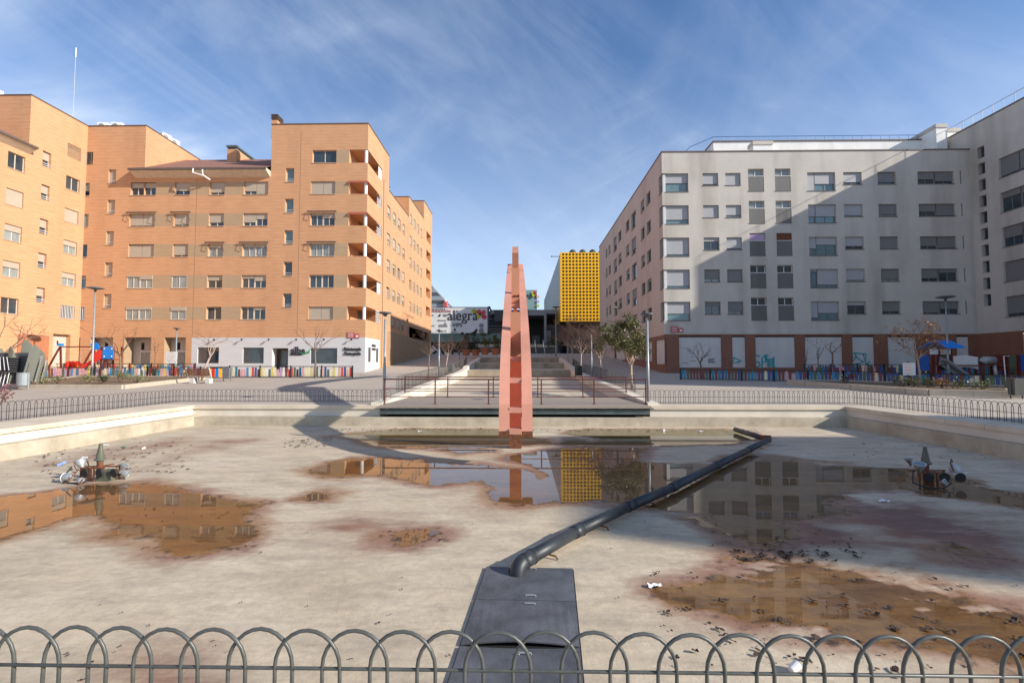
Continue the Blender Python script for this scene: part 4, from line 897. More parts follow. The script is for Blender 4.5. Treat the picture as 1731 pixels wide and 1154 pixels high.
b = MB(); b.prism([(x0-.03, YY+2, z0), (x0-.03, YY+52, z0), (x0-.03, YY+52, zy(527, YY+52, 920)), (x0-.03, YY+2, z0+3)], (.04, 0, 0)); b.build('lower_cladding', 'yellowdark', yb)
b = MB()
for p in (969, 986, 1003, 1019): x = xy(p, YY+3); b.lathe((x, YY+3, z1-.3), [(.85, 0), (.85, .5), (.75, .95), (.5, 1.35), (.15, 1.55)], 18)
b.build('roof_vent', mat('vent_green', (.035, .05, .04), .5), yb, smooth=True)
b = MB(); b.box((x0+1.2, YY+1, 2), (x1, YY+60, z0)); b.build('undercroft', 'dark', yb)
b = MB(); b.tube([(x0-1.6, YY+1, z1-.55), (x0, YY+1, z1-.55)], .06, 6); b.tube([(x0-1.6, YY+1, z1-.7), (x0-1.6, YY+1, z1-.4)], .09, 6); b.build('rod', 'black', yb)

# dark portal with stairs
pt_ = thing('mall_entrance', 'dark portal entrance of the shopping centre above its stairs', 'entrance', (2.5, 104, 3.4))
b = MB(); X = lambda p: xy(p, 104); Z = lambda y: zy(y, 104)
b.box((X(828), 104.5, Z(530)), (X(948), 130, Z(523))); b.box((X(886), 104, Z(533)), (X(924), 104.5, Z(527.5))); b.box((X(920), 104, 3), (X(924), 104.6, Z(533))); b.build('portal_frame', 'mallgrey', pt_)
b = MB(); b.box((X(826), 118, 2), (X(950), 119, Z(527))); b.box((X(921), 106, 3), (X(952), 117, Z(548))); b.build('dark_interior', 'malldark', pt_)
b = MB(); b.box((X(836), 103.9, Z(543)), (X(893), 104.4, Z(524))); b.build('lintel', 'malldark', pt_)
b = MB(); b.box((X(902), 117, 3), (X(917), 117.6, Z(561))); kb = b.build('kiosk', 'mallgrey', pt_)
b = MB(); b.box((X(924), 105.2, 3.5), (X(932), 105.6, Z(558))); b.build('information_panel', 'mallgrey', pt_)
st = thing('stairs', 'wide dark stairs rising to the shopping centre portal', 'stairs', (1.5, 92, 3.3)); b = MB()
for k in range(16): y = 90+k*.55; b.box((-9, y, 2.8), (7.0, y+.6 if k < 15 else 104, 3.35+.155*(k+1)))
b.build('steps', 'asphalt', st)
b = MB()
for x in (2.6, 4.2): b.tube([(x, 89.8, 4.2), (x, 98.8, 6.7)], .04, 6); [b.tube([(x, 90+k*2.2, 3.3+k*.62), (x, 90+k*2.2, 4.25+k*.62)], .03, 5) for k in range(5)]
b.build('handrail', 'aluminium', st)

# horizontal slat facade and billboard
sf = thing('slat_facade', 'dark shopping centre wall with horizontal pale louvres', 'building', (-5, 108, 3.4))
b = MB(); X = lambda p: xy(p, 108); Z = lambda y: zy(y, 108); b.box((X(700), 108, 3), (X(862), 112, Z(525.5))); b.build('wall', 'malldark', sf)
b = MB()
for y in (532.5, 539, 551, 556, 560): b.box((X(826), 107.7, Z(y+.6)), (X(858), 108, Z(y-.5)))
b.build('louvre', 'mallgrey', sf)
b = MB(); b.box((X(700), 107.6, Z(578)), (X(854), 107.98, Z(563))); b.build('glazing', 'greenglass', sf)
b = MB(); b.box((X(700), 107.5, 3.3), (X(856), 107.95, Z(578))); b.build('ground_floor', 'dark', sf)
bb = thing('billboard', 'white billboard reading alegra with red and green petals', 'billboard', (-13, 103, 8)); X = lambda p: xy(p, 103); Z = lambda y: zy(y, 103)
b = MB(); b.box((X(712), 103, Z(563)), (X(824), 103.5, Z(519.5))); b.build('panel', 'sign', bb)
b = MB(); b.box((X(824), 102.9, Z(564)), (X(826.5), 103.6, Z(518))); b.box((X(712), 102.95, Z(519.4)), (X(824), 103.5, Z(518.6))); b.bar((X(827), 103, Z(518)), (X(832), 106, Z(531)), .25, .25); b.build('frame', 'malldark', bb)
def bt(px, py, s, size, m='ink', sx=1.0, bold=0, al='CENTER'): text('lettering', s, size, (X(px), 102.95, Z(py)), FRONT, m, bb, .02, align=al, sx=sx, bold=bold)
bt(781.5, 533.5, 'alegra', 3.05, sx=.88, bold=.012)
b = MB()
for px, py, wd in ((763, 539, .5), (772.3, 539, .8), (772, 526, .4), (792, 539, .8), (792.5, 531.5, .4), (803, 539, .5)): b.box((X(px)-wd/2, 102.9, Z(py)-.06), (X(px)+wd/2, 102.95, Z(py)+.06))
b.build('serif', 'ink', bb)
bt(735.5, 522.5, 'ON NUESTRA', .66, 'inkgrey', 1.05); bt(740, 526, 'Y RESTAURACIÓN', .62, 'inkred', 1.05); bt(773, 549.5, 'VIPS', 1.1, 'ink', 1.0, .01)
b = MB(); random.seed(5)
for px, py, wd in ((729, 532.5, 1.1), (753, 531.5, 1.3), (753, 533.5, .9), (747, 541, 1.9), (753, 546, .6), (749.5, 549, 2.0), (749.5, 551, 2.0), (731, 550, 1.1), (768.5, 560.8, 1.4), (748, 559.5, .8), (754, 559, .5)):
    n = int(wd/.17)
    for k in range(n): u = X(px)-wd/2+k*.17; hh = random.uniform(.14, .3); b.box((u, 102.94, Z(py)-.15), (u+.11, 102.99, Z(py)-.15+hh))
b.build('small_print', 'inkgrey', bb)
b = MB()
for k in range(3): b.prism([(X(739.5+k*1.6), 102.93, Z(534.5)), (X(740.8+k*1.6), 102.93, Z(534.5)), (X(742.5+k*.9), 102.93, Z(530+(2-k)*1.0)), (X(741.8+k*.9), 102.93, Z(530+(2-k)*1.0))], (0, .06, 0))
b.lathe((X(768.5), 102.93, Z(556.8)), [(.24, 0), (.24, .05)], 16, axis=(0, 1, 0)); b.lathe((X(742), 102.93, Z(557.5)), [(.2, 0), (.2, .05)], 14, axis=(0, 1, 0)); b.prism([(X(762), 102.93, Z(548.5)), (X(764), 102.93, Z(550)), (X(766.5), 102.93, Z(548.5)), (X(764), 102.93, Z(551))], (0, .05, 0)); b.build('emblem', 'ink', bb)
for px, py, r, m_ in ((801, 525.5, .48, 'petalgreen'), (809.5, 527, .49, 'petalred'), (817.5, 527.5, .42, 'petalred'), (809, 534.5, .44, 'petalgreen'), (818.5, 535.5, .5, 'petalred'), (813.5, 550, .48, 'inkgrey'), (813.5, 558.5, .52, 'inkgrey')):
    b = MB(); b.lathe((X(px), 102.9, Z(py)), [(r, 0), (r, .05)], 20, axis=(0, 1, 0)); 
    if m_.startswith('petal'): cx = X(812.5)-X(px); cz = Z(531.5)-Z(py); l = math.hypot(cx, cz) or 1; b.prism([(X(px)-cz/l*r*.7+cx/l*r*.7, 102.9, Z(py)+cx/l*r*.7+cz/l*r*.7), (X(px)+cz/l*r*.7+cx/l*r*.7, 102.9, Z(py)-cx/l*r*.7+cz/l*r*.7), (X(px)+cx/l*r*1.6, 102.9, Z(py)+cz/l*r*1.6)], (0, .05, 0))
    b.build('petal' if m_.startswith('petal') else 'round_emblem', m_, bb)
# far office and sign tower
of = thing('office_building', 'grey banded office building stepping down far behind the billboard', 'building', (-38, 220, 4)); Y = 200
b = MB(); b.prism([(xy(690, Y), Y, 3), (xy(690, Y), Y, zy(440, Y)), (xy(726, Y), Y, zy(481, Y)), (xy(754, Y), Y, zy(510, Y)), (xy(754, Y), Y, 3)], (0, 20, 0)); b.build('wall', 'officeband', of)
b = MB(); b.box((xy(749, Y), Y-1, zy(524, Y)), (xy(755, Y), Y+3, zy(508, Y))); b.build('sign_panel', 'inkred', of)
b = MB(); b.box((xy(752, Y), Y-1.3, zy(510.5, Y)), (xy(755, Y), Y-1, zy(505, Y))); b.build('sign_lamp', 'white', of)
tw = thing('sign_tower', 'pale green glass sign tower topped with a small petal logo', 'tower', (4, 170, 4)); Y = 170
b = MB(); b.box((xy(884, Y), Y, 3), (xy(908, Y), Y+8, zy(490, Y))); b.build('glass_wall', 'greenglass', tw)
text('lettering', 'alegra', 2.3, (xy(895, Y), Y-.1, zy(499.5, Y)), FRONT, 'ink', tw, .05)
for px, py, m_ in ((901, 495, 'petalgreen'), (904, 494, 'petalred'), (905, 497, 'petalred'), (902, 499, 'petalgreen'), (909.5, 502, 'peach'), (909.5, 510, 'lilac'), (909.5, 517, 'petalgreen')):
    b = MB(); b.lathe((xy(px, Y), Y-.3, zy(py, Y)), [(.5, 0), (.5, .2)], 16, axis=(0, 1, 0)); b.build('petal', m_, tw)

# ------------------------------------------------------------------ sculpture
random.seed(21)
sx_ = lambda y: -.14-.0135*(y-11.4)
scu = thing('steel_sculpture', 'tall salmon-pink steel beam sculpture rising from a red post in the dry fountain', 'sculpture', (sx_(14.3), 14.3, FZ))
prof = [(11.40, .10), (11.55, .70), (12.0, 1.32), (12.8, 1.92), (14.3, 2.68), (16, 3.42), (18, 4.22), (20, 4.98), (22.5, 5.88), (25, 6.72)]
def ribbon(pts, th, xo, wd, mb, mi=0):
    n = len(pts); low = []
    for i, (y, z) in enumerate(pts):
        a = pts[max(i-1, 0)]; b_ = pts[min(i+1, n-1)]; d = Vector((b_[0]-a[0], b_[1]-a[1])).normalized(); low.append((y+d.y*th, z-d.x*th))
    vs = []
    for k in range(n):
        for (y, z) in (pts[k], low[k]):
            for s in (0, 1): vs.append((sx_(pts[k][0])+xo+s*wd, y, z))
    fs = []
    for k in range(n-1):
        o = 4*k; p = o+4; fs += [(o, o+1, p+1, p), (o+2, p+2, p+3, o+3), (o, p, p+2, o+2), (o+1, o+3, p+3, p+1)]
    fs += [(0, 2, 3, 1), (4*n-4, 4*n-3, 4*n-1, 4*n-2)]; mb.add(vs, fs, mi)
for xo in (-.385, .143):
    m = MB(); ribbon(prof, .42, xo, .242, m); m.build('side_beam', 'pink', scu)
    m = MB(); m.box((sx_(11.4)+xo-.002, 11.37, -.04), (sx_(11.4)+xo+.244, 11.47, .10)); m.build('shaded_end_cap', 'rust', scu)  # rust colour stands in for shade on the beam's end face
m = MB(); m.box((sx_(14.3)-.165, 14.14, FZ), (sx_(14.3)+.165, 14.46, 1.9)); po = m.build('post', 'red', scu)
m = MB(); m.box((sx_(14.3)-.168, 14.137, FZ), (sx_(14.3)+.168, 14.463, FZ+.42)); m.build('rusted_foot', 'rust', po)
# stepped centre beam
def blk(Y0, py0, py1, d, wd):
    z0 = aty(871, py0, Y0).z; z1 = aty(871, py1, Y0).z; c = sx_(Y0); c1 = sx_(Y0+d); mm = MB(); s_ = 0
    mm.hexa([(c-wd/2, Y0, z0), (c+wd/2, Y0, z0), (c1+wd/2, Y0+d, z0+s_), (c1-wd/2, Y0+d, z0+s_), (c-wd/2, Y0, z1), (c+wd/2, Y0, z1), (c1+wd/2, Y0+d, z1+s_), (c1-wd/2, Y0+d, z1+s_)]); mm.build('centre_block', 'salmon', scu)
blk(14.1, 604, 527, .12, .285); blk(17.3, 516, 503, .12, .285); blk(17.9, 499, 452, .12, .284); blk(21.9, 452, 436, .12, .275)
m = MB(); tail = [(21.5, 6.5), (23.7, 7.30), (25.5, 7.55), (28, 7.62), (31, 7.5), (34, 7.2), (37.5, 6.7)]; ribbon(tail, .62, -.14, .28, m); m.build('rear_beam', 'salmon', scu)
m = MB(); m.box((sx_(36.5)-.13, 36.3, -.2), (sx_(36.5)+.13, 36.6, 6.2)); m.build('rear_post', 'red', scu)
for py, Y in ((726, 11.42), (690, 11.56), (640, 12.02), (604, 12.95), (515, 16.9), (497, 18.2)):
    z = aty(871, py, Y).z; c = sx_(Y); m = MB(); m.box((c-.15, Y-.05, z-.10), (c+.15, Y+.28, z+.02)); m.build('rung', 'pink', scu)

# ------------------------------------------------------------------ pipe and lids
pp = thing('drain_pipe', 'dark grey plastic drain pipe running across the pool floor to the floor lid', 'pipe', tuple(at(884, 945, FZ)))
pts_px = [(884, 946), (970, 897), (1060, 853.5), (1135, 821), (1210, 783.5), (1265, 757), (1300, 741)]
P = [at(x, y+3, FZ+.12) for x, y in pts_px]; P[-1].z = FZ+.15
for a, b_ in zip(P[:-1], P[1:]):
    d = (b_-a); n = 2 if d.length > 2 else 1; m = MB(); m.tube([a+d*(k/n) for k in range(n+1)], .078, 16); m.build('pipe_length', 'pipe', pp, smooth=True)
    e = d.normalized(); m = MB(); m.tube([a-e*.02, a+e*.18], .086, 16); m.tube([a+e*.17, a+e*.195], .091, 16); m.build('coupling', 'pipe', pp, smooth=True)
    q = a+d*.45; m = MB(); s_ = e.cross(Vector((0, 0, 1))).normalized()*.14; m.tube([q-s_+Vector((0, 0, -.115)), q-s_*.8+Vector((0, 0, -.08)), q+Vector((0, 0, -.08)), q+s_*.8+Vector((0, 0, -.08)), q+s_+Vector((0, 0, -.115))], .01, 6); m.build('support', 'rust', pp)
e0 = P[0]; dn = (P[0]-P[1]).normalized(); m = MB(); c = [e0+dn*.0]
for k in range(1, 7): t = k/6*math.pi/2; c.append(e0+dn*.12*math.sin(t)+Vector((0, 0, -.12*(1-math.cos(t)))))
c.append(c[-1]+Vector((0, 0, -.3))); m.tube(c, .086, 16); m.build('elbow', 'pipe', pp, smooth=True)
f0 = at(1243, 725.5, FZ+.12); m = MB(); m.tube([P[-1]+Vector((0, 0, -.02)), f0], .078, 14); m.build('pipe_length', 'pipe', pp, smooth=True)
m = MB(); m.tube([P[-1]-Vector((.16, -.14, 0)), P[-1]+Vector((.04, -.02, .02))], .105, 14); m.build('coupling', 'rust', pp, smooth=True)
A, B_, C_, D_ = at(822, 961, FZ), at(968, 964, FZ), at(986, 1160, FZ), at(758, 1156, FZ)
def lidpt(u, v, z=0): p = (A*(1-u)+B_*u)*(1-v)+(D_*(1-u)+C_*u)*v; return Vector((p.x, p.y, FZ+z))
def vfor(y): return ((at(870, y, FZ).y)-A.y)/(D_.y-A.y)
ORD = [(vfor(961), vfor(1016.5), 'square dark lid sheet at the top of the row, notched for the pipe'), (vfor(1017.5), vfor(1094), 'middle dark lid sheet with its near edge bowed up'), (vfor(1097), vfor(1165)+.25, 'nearest dark lid sheet behind the foreground fence')]
pit = MB(); pit.add([lidpt(-.012, -.01, .003), lidpt(1.012, -.01, .003), lidpt(1.012, 1.28, .003), lidpt(-.012, 1.28, .003)], [(0, 1, 2, 3)]); t_ = pit.build('access_pit', 'dark'); struct(t_)
for i, (v0, v1, lab) in enumerate(ORD):
    t = thing('access_lid', lab, 'lid', tuple(lidpt(.5, (v0+v1)/2)), 'dark lids over the pump pit'); m = MB(); nu = 12
    bow = lambda u, e: (.012+(.035*math.sin(math.pi*u) if (i == 1 and e) else 0)-(.012*math.sin(math.pi*u) if (i == 2 and not e) else 0))
    hu0, hu1, hv = .27, .45, v0+.20*(v1-v0)
    us = sorted(set([k/nu for k in range(nu+1)]+[hu0, hu1])); vsr = [v0, hv, v1] if i == 0 else [v0, v1]
    for a, b2 in zip(us[:-1], us[1:]):
        for j, (c0, c1) in enumerate(zip(vsr[:-1], vsr[1:])):
            if i == 0 and j == 0 and hu0 <= (a+b2)/2 <= hu1: continue
            e0_, e1_ = (c0 != v0), (c1 == v1); q = [lidpt(a, c0, bow(a, e0_)+.012), lidpt(b2, c0, bow(b2, e0_)+.012), lidpt(b2, c1, bow(b2, e1_)+.012), lidpt(a, c1, bow(a, e1_)+.012)]
            m.hexa([x-Vector((0, 0, .012)) for x in q]+q)
    m.build('sheet', 'lid', t)
    for v in ((v0+v1)/2-(v1-v0)*.40, (v0+v1)/2+(v1-v0)*.40):
        if i == 0 and v < (v0+v1)/2: v = v0+.06*(v1-v0)
        m = MB(); u0, u1 = (.50, .60) if not (i == 0 and v < v0+.1*(v1-v0)) else (.52, .58); m.tube([lidpt(u0, v, .022), lidpt(u0, v, .036), lidpt(u1, v, .036), lidpt(u1, v, .022)], .006, 6); m.build('handle', 'steelgrey', t)

# ------------------------------------------------------------------ fountain nozzles with lamps
def spot(t, c, aim, s=1):
    s *= .55
    ax = Vector(aim).normalized(); m = MB(); m.lathe(c, [(.03*s, -.19*s), (.05*s, -.17*s), (.06*s, -.13*s), (.10*s, -.08*s), (.135*s, 0), (.15*s, .06*s), (.165*s, .065*s), (.165*s, .085*s), (.125*s, .085*s), (.12*s, .06*s)], 16, axis=ax); sp_ = m.build('spotlight', 'steelgrey', t, smooth=False)
    m = MB(); v_ = ax.orthogonal().normalized()*.17*s; m.tube([Vector(c)+v_, Vector(c)+v_*.9-ax*.22*s, Vector(c)-v_*.9-ax*.22*s, Vector(c)-v_], .012, 5); m.build('bracket', 'rust', sp_)
    m = MB(); m.lathe(Vector(c)+ax*.062*s, [(.118*s, 0), (.10*s, .012*s)], 16, axis=ax); m.build('lens', 'glassteal', sp_)
def fountain(px, py, label, lamps, box):
    p = at(px, py, FZ); t = thing('fountain_nozzle', label, 'fountain nozzle', tuple(p), 'rusty fountain nozzles on the pool floor'); x, y, z = p
    m = MB(); m.lathe((x, y, z), [(.05, 0), (.05, .36), (.062, .36), (.062, .39), (.105, .40), (.105, .425), (.075, .44), (.07, .50), (.042, .64), (.034, .69), (.034, .73)], 16); m.build('nozzle', 'nozzle', t)
    m = MB(); m.tube([(x, y, z), (x, y, z+.37)], .055, 12); m.build('riser_pipe', 'rust', t)
    m = MB()
    for a, b_ in (((-.34, 0), (.42, .05)), ((-.06, -.2), (.06, .28)), ((-.26, -.16), (.24, -.16))): m.bar((x+a[0], y+a[1], z+.26), (x+b_[0], y+b_[1], z+.26), .03, .025)
    for a in ((-.25, -.16), (.05, -.2), (.38, .05)): m.bar((x+a[0], y+a[1], z), (x+a[0], y+a[1], z+.26), .026, .026)
    m.bar((x-.05, y-.19, z), (x-.05, y-.19, z+.27), .09, .012)
    m.build('frame', 'rust', t)
    if box: m = MB(); m.box((x+.08, y-.18, z), (x+.36, y+.10, z+.2)); m.build('junction_box', 'nozzle', t)
    m = MB()
    for k in range(3): m.lathe((x-.12+.3*k, y-.22, z+.18), [(.085, -.015), (.095, 0), (.085, .015)], 14, axis=(.2, 1, .1))
    m.tube([(x-.4, y-.2, z+.3), (x-.5, y-.3, z+.1), (x-.3, y-.4, z+.02), (x, y-.42, z+.03), (x+.2, y-.35, z+.1)], .014, 6); m.build('cable', 'black', t)
    for dx, dy, dz, aim, s in lamps: spot(t, (x+dx, y+dy, z+dz), aim, s)
    return t
fountain(168, 810, 'rusty fountain nozzle with floodlights at the left of the dry pool in sunshine', [(-.40, 0, .33, (-.6, .3, .75), 1.15), (-.40, -.28, .10, (-.9, .4, -.2), 1.25), (.46, .05, .26, (.6, .2, .75), .9), (.5, .05, .11, (.8, .3, -.3), 1.1), (-.02, -.42, .06, (-.3, .6, .3), .7)], True)
fountain(1566, 818, 'rusty fountain nozzle with floodlights at the right of the dry pool in shade', [(-.32, -.25, .40, (-.1, -.25, .95), 1.25), (.62, .08, .30, (.4, 0, -.9), 1.2), (-.1, .3, .42, (-.2, .2, .9), .9), (.05, -.35, .12, (.3, -.5, .2), .7)], False)

# ------------------------------------------------------------------ street lamps
def lamp(px, Y, pytop, tall, label, group, z=None):
    x = xy(px, Y); z0 = zg(Y)+(.03 if z is None else z); zt_ = aty(px, pytop, Y).z; h = zt_-z0; t = thing('street_lamp', label, 'street lamp', (x, Y, z0), group)
    m = MB()
    if tall: m.tube([(x, Y, z0), (x, Y, z0+1.2), (x, Y, z0+1.25), (x, Y, zt_-.3)], [.10, .09, .075, .05], 12)
    else: m.tube([(x, Y, z0), (x, Y, z0+1.6), (x, Y, z0+1.62), (x, Y, zt_-.25)], [.062, .06, .048, .045], 12)
    m.build('pole', 'lampgrey', t, smooth=True)
    m = MB(); s = .62 if tall else .27
    m.lathe((x, Y, zt_), [(.06, -.34*min(1, s*1.6)), (.10, -.22*s), (s*.7, -.10*s), (s, -.02), (s*.92, .04), (s*.5, .16*s), (.02, .22*s)], 20); m.build('lamp_head', 'lamphead', t, smooth=True)
    m = MB(); m.lathe((x, Y, z0), [(.13, 0), (.13, .03), (.08, .05)], 12); m.build('base_plate', 'steelgrey', t)
lamp(156, 40, 487, True, 'tall disc-headed lamp post in front of the orange building, by the swing', 'tall disc-headed lamp posts'); lamp(1603, 38, 502, True, 'tall disc-headed lamp post in front of the shaded grey building', 'tall disc-headed lamp posts'); lamp(940, 74, 519, True, 'tall lamp post in front of the yellow perforated block', 'tall disc-headed lamp posts')
lamp(297, 38.5, 555, False, 'low lamp post beside the white notice board on the left', 'low lamp posts'); lamp(650, 20.7, 529, False, 'low lamp post at the left end of the footbridge', 'low lamp posts'); lamp(1095, 20.4, 531, False, 'low lamp post at the right end of the footbridge', 'low lamp posts')
lamp(742, 40, 559, False, 'low lamp post left of the cascade in front of the billboard', 'low lamp posts'); lamp(1000, 38, 560, False, 'low lamp post between two bare trees on the right walk', 'low lamp posts')

# ------------------------------------------------------------------ trees
def leaves(mb, c, r, n, s, rng, flat=1.0):
    for _ in range(n):
        d = Vector((rng.gauss(0, 1), rng.gauss(0, 1), rng.gauss(0, 1)*flat)); d = d.normalized()*r*rng.random()**.45 if d.length else d
        p = Vector(c)+Vector((d.x, d.y, d.z*flat)); u = Vector((rng.gauss(0, 1), rng.gauss(0, 1), rng.gauss(0, .6))).normalized(); v = u.orthogonal().normalized(); v = (v*math.cos(rng.random()*6)+u.cross(v)*math.sin(rng.random()*6))
        k = s*rng.uniform(.6, 1.3); mb.add([p-u*k, p-u*k*.1+v*k*.42, p+u*k, p+u*k*.1-v*k*.42], [(0, 1, 2, 3)])
def tree(label, px, Y, pytop, fork, spread, bark, kind, seed, r0=.07, lean=0, dense=1.0, leafm=None, group=None, name='bare_tree', up=.5):
    rng = random.Random(seed); x = xy(px, Y); z0 = zg(Y)+.0; H = aty(px, pytop, Y).z-z0
    t = thing(name, label, 'tree', (x, Y, z0), group); tr = MB(); cr = MB(); lf = MB(); tips = []
    fh = H*fork; base = Vector((x, Y, z0)); top = base+Vector((lean*fh, 0, fh)); mid = (base+top)/2+Vector((rng.uniform(-.08, .08), rng.uniform(-.08, .08), 0))
    tr.tube([base-Vector((0, 0, .1)), mid, top], [r0*1.15, r0*.9, r0*.75], 9)
    def br_(p, d, L, r, dep, target):
        n = 3; pts = [p]; q = p; dd = d
        for k in range(n):
            dd = (dd+Vector((rng.gauss(0, .16), rng.gauss(0, .16), rng.gauss(0, .08)+.05*up))).normalized(); q = q+dd*L/n; pts.append(q)
        rs = [r*(1-.5*k/n) for k in range(n+1)]; target.tube(pts, rs, 6 if r > .03 else (4 if r > .012 else 3), cap=False); tips.append((q, dep))
        if dep <= 0: return
        nb = rng.choice([2, 3, 3]) if dense >= 1 else rng.choice([1, 2, 2, 3])
        for k in range(nb+(1 if dense > 1.3 else 0)):
            a = pts[rng.choice([1, 2, 3])] if k else q
            e = (dd*1.0+Vector((rng.gauss(0, .6), rng.gauss(0, .6), rng.gauss(0, .35)+.18*up))).normalized()
            br_(a, e, L*rng.uniform(.55, .82), max(r*.52, .0045), dep-1, cr)
    nb = 4 if dense < 1.2 else 6; L0 = (H-fh)*.50
    for k in range(nb):
        an = 2*math.pi*(k+rng.random()*.5)/nb; d = Vector((math.cos(an)*spread, math.sin(an)*spread, 1)).normalized(); br_(top-Vector((0, 0, rng.random()*.2*fh*.3)), d, L0*rng.uniform(.8, 1.15), r0*.5, 3 if dense < 1.2 else 4, tr)
    if dense > 1.2: br_(top, Vector((0, 0, 1)), L0*1.2, r0*.5, 4, tr)
    tr.build('trunk', bark, t, smooth=True)
    if kind == 'leafy':
        for q, dep in tips:
            if dep <= 1 and rng.random() < .8: leaves(lf, q, .25, 20, .075, rng)
        cr.build('branches', bark, t); lf.build('crown', leafm, t)
    else:
        if leafm:
            for q, dep in tips:
                if dep <= 0 and rng.random() < .5: leaves(lf, q, .12, 3, .07, rng)
        c_ = cr.build('crown', 'twig', t)
        if leafm: lf.build('dry_leaves', leafm, t)
    return t
G1 = 'bare trees around the square'
tree('large bare spreading tree at the left frame edge', 2, 33, 500, .32, 1.3, 'bark', 'bare', 1, .12, .02, 1.0, None, G1, up=.3)
tree('dark bare tree by the blue slide panel', 199, 37, 541, .40, .95, 'bark', 'bare', 2, .085, .09, .9, None, G1)
tree('small thin bare tree left of the white notice board', 262, 38, 556, .5, .35, 'twig', 'bare', 3, .04, 0, .9, None, G1)
tree('leaning bare tree beside the brown bench', 341, 35, 537, .38, .85, 'barkpale', 'bare', 4, .075, .35, .9, None, G1)
tree('bare dark tree in front of the pale shopfront', 533, 38, 536, .45, .75, 'bark', 'bare', 5, .075, -.02, 1.0, None, G1)
tree('dark bare tree in front of the first boarded panel of the grey building', 1187, 37.5, 566, .36, .9, 'twig', 'bare', 6, .075, -.12, 1.0, None, G1)
tree('thin upright bare tree against the third boarded panel', 1383, 38, 566, .45, .3, 'twig', 'bare', 7, .045, 0, .9, None, G1)
tree('spindly bare sapling left of the thin tree by the grey building', 1362, 39, 572, .4, .3, 'twig', 'bare', 17, .035, 0, .9, None, G1)
tree('forked dark tree against the third boarded panel', 1412, 38, 561, .55, 1.2, 'twig', 'bare', 8, .07, -.1, .9, None, G1)
tree('small tree keeping dry orange leaves in the right planter', 1556, 27.5, 556, .50, 1.0, 'barkpale', 'bare', 9, .055, -.08, 1.3, 'leafbrown', G1)
for i, (px, Y, tp, lab) in enumerate([(1016, 36, 557, 'bare rounded tree beside the leafy tree on the right walk'), (984, 42, 548, 'bare rounded tree under the yellow block'), (961, 62, 549, 'bare tree in the shade under the yellow block, nearest the cascade'), (968, 55, 552, 'bare tree in shade behind the dark litter bin')]):
    tree(lab, px, Y, tp, .42, .62, 'barkpale', 'bare', 30+i, .06, -.03, 1.4, None, 'bare rounded trees along the walks')
for i, (px, Y, tp, lab, ln) in enumerate([(724, 37, 560, 'slim bare tree nearest on the left walk', .04), (753, 43, 570, 'leaning bare tree right of the lamp post on the left walk', .12), (776, 55, 573, 'dark slim tree farther up the left walk', 0), (788, 64, 572, 'farthest slim bare tree on the left walk', 0)]):
    tree(lab, px, Y, tp, .5, .75, 'barkpale' if i == 1 else 'bark', 'bare', 50+i, .05, ln, 1.25, None, 'bare rounded trees along the walks')
tree('green leafy tree with a pale forked trunk at the right end of the footbridge', 1069, 28.0, 557, .40, .72, 'barkpale', 'leafy', 60, .075, -.05, 1.3, 'leaf', name='leafy_tree')

def shrub(label, x, y, z, r, h, m, seed, group, n=240, s=.06, name='shrub', cat='shrub'):
    rng = random.Random(seed); t = thing(name, label, cat, (x, y, z), group); b = MB()
    for k in range(9): a = rng.random()*6.28; q = r*rng.random()**.5; leaves(b, (x+math.cos(a)*q*.7, y+math.sin(a)*q*.7, z+h*rng.uniform(.4, .85)), r*.42, n//9, s, rng, min(1, h/r))
    b.build('foliage', m, t); b = MB()
    for k in range(6): a = rng.random()*6.28; b.tube([(x, y, z-.05), (x+math.cos(a)*r*.4, y+math.sin(a)*r*.4, z+h*.6)], [.018, .008], 4)
    b.build('stems', 'twig', t)
# ------------------------------------------------------------------ planters with kerbs
def planter(label, poly, hgt, zbase):
    c = sum((Vector(p) for p in poly), Vector((0, 0)))/len(poly); t = thing('planter_bed', label, 'planter', (c.x, c.y, zbase)); b = MB(); n = len(poly)
    for i in range(n): p, q = Vector(poly[i]), Vector(poly[(i+1) % n]); b.bar((p.x, p.y, zg(p.y)+hgt/2-.05), (q.x, q.y, zg(q.y)+hgt/2-.05), .22, hgt+.1)
    b.build('kerb', 'kerb', t); b = MB(); b.add([(p[0], p[1], zg(p[1])+hgt-.05) for p in poly], [tuple(range(n))]); b.build('soil', 'soil', t)
planter('long kerbed planting bed in front of the left playground', [(-29.5, 28.0), (-22.5, 27.7), (-23.3, 36.8), (-33.5, 36.8)], .24, .25)
planter('kerbed planting bed in front of the right playground with low green shrubs', [(19.5, 24.3), (26.5, 22.0), (28, 25.2), (19.5, 31.6), (16.7, 31.6)], .30, .15)
rng = random.Random(4)
for i, (px, Y, r, m_, lab) in enumerate([(178, 29.5, .5, 'leafdark', 'low shrub at the front corner of the left bed'), (231, 30, .75, 'leafpale', 'rounded grey-green shrub at the right end of the left bed'), (205, 30.5, .55, 'leafpale', 'low shrub between two others in the left bed'), (312, 34, .8, 'leaf', 'green shrub behind the bench'), (75, 29.3, .6, 'leafpale', 'yellowish shrub beside the stacked chairs'), (150, 29.5, .6, 'leafpale', 'dry low shrub in the middle of the left bed')]):
    shrub(lab, xy(px, Y), Y, zg(Y)+.15, r, .62, m_, 70+i, 'shrubs in the left bed')
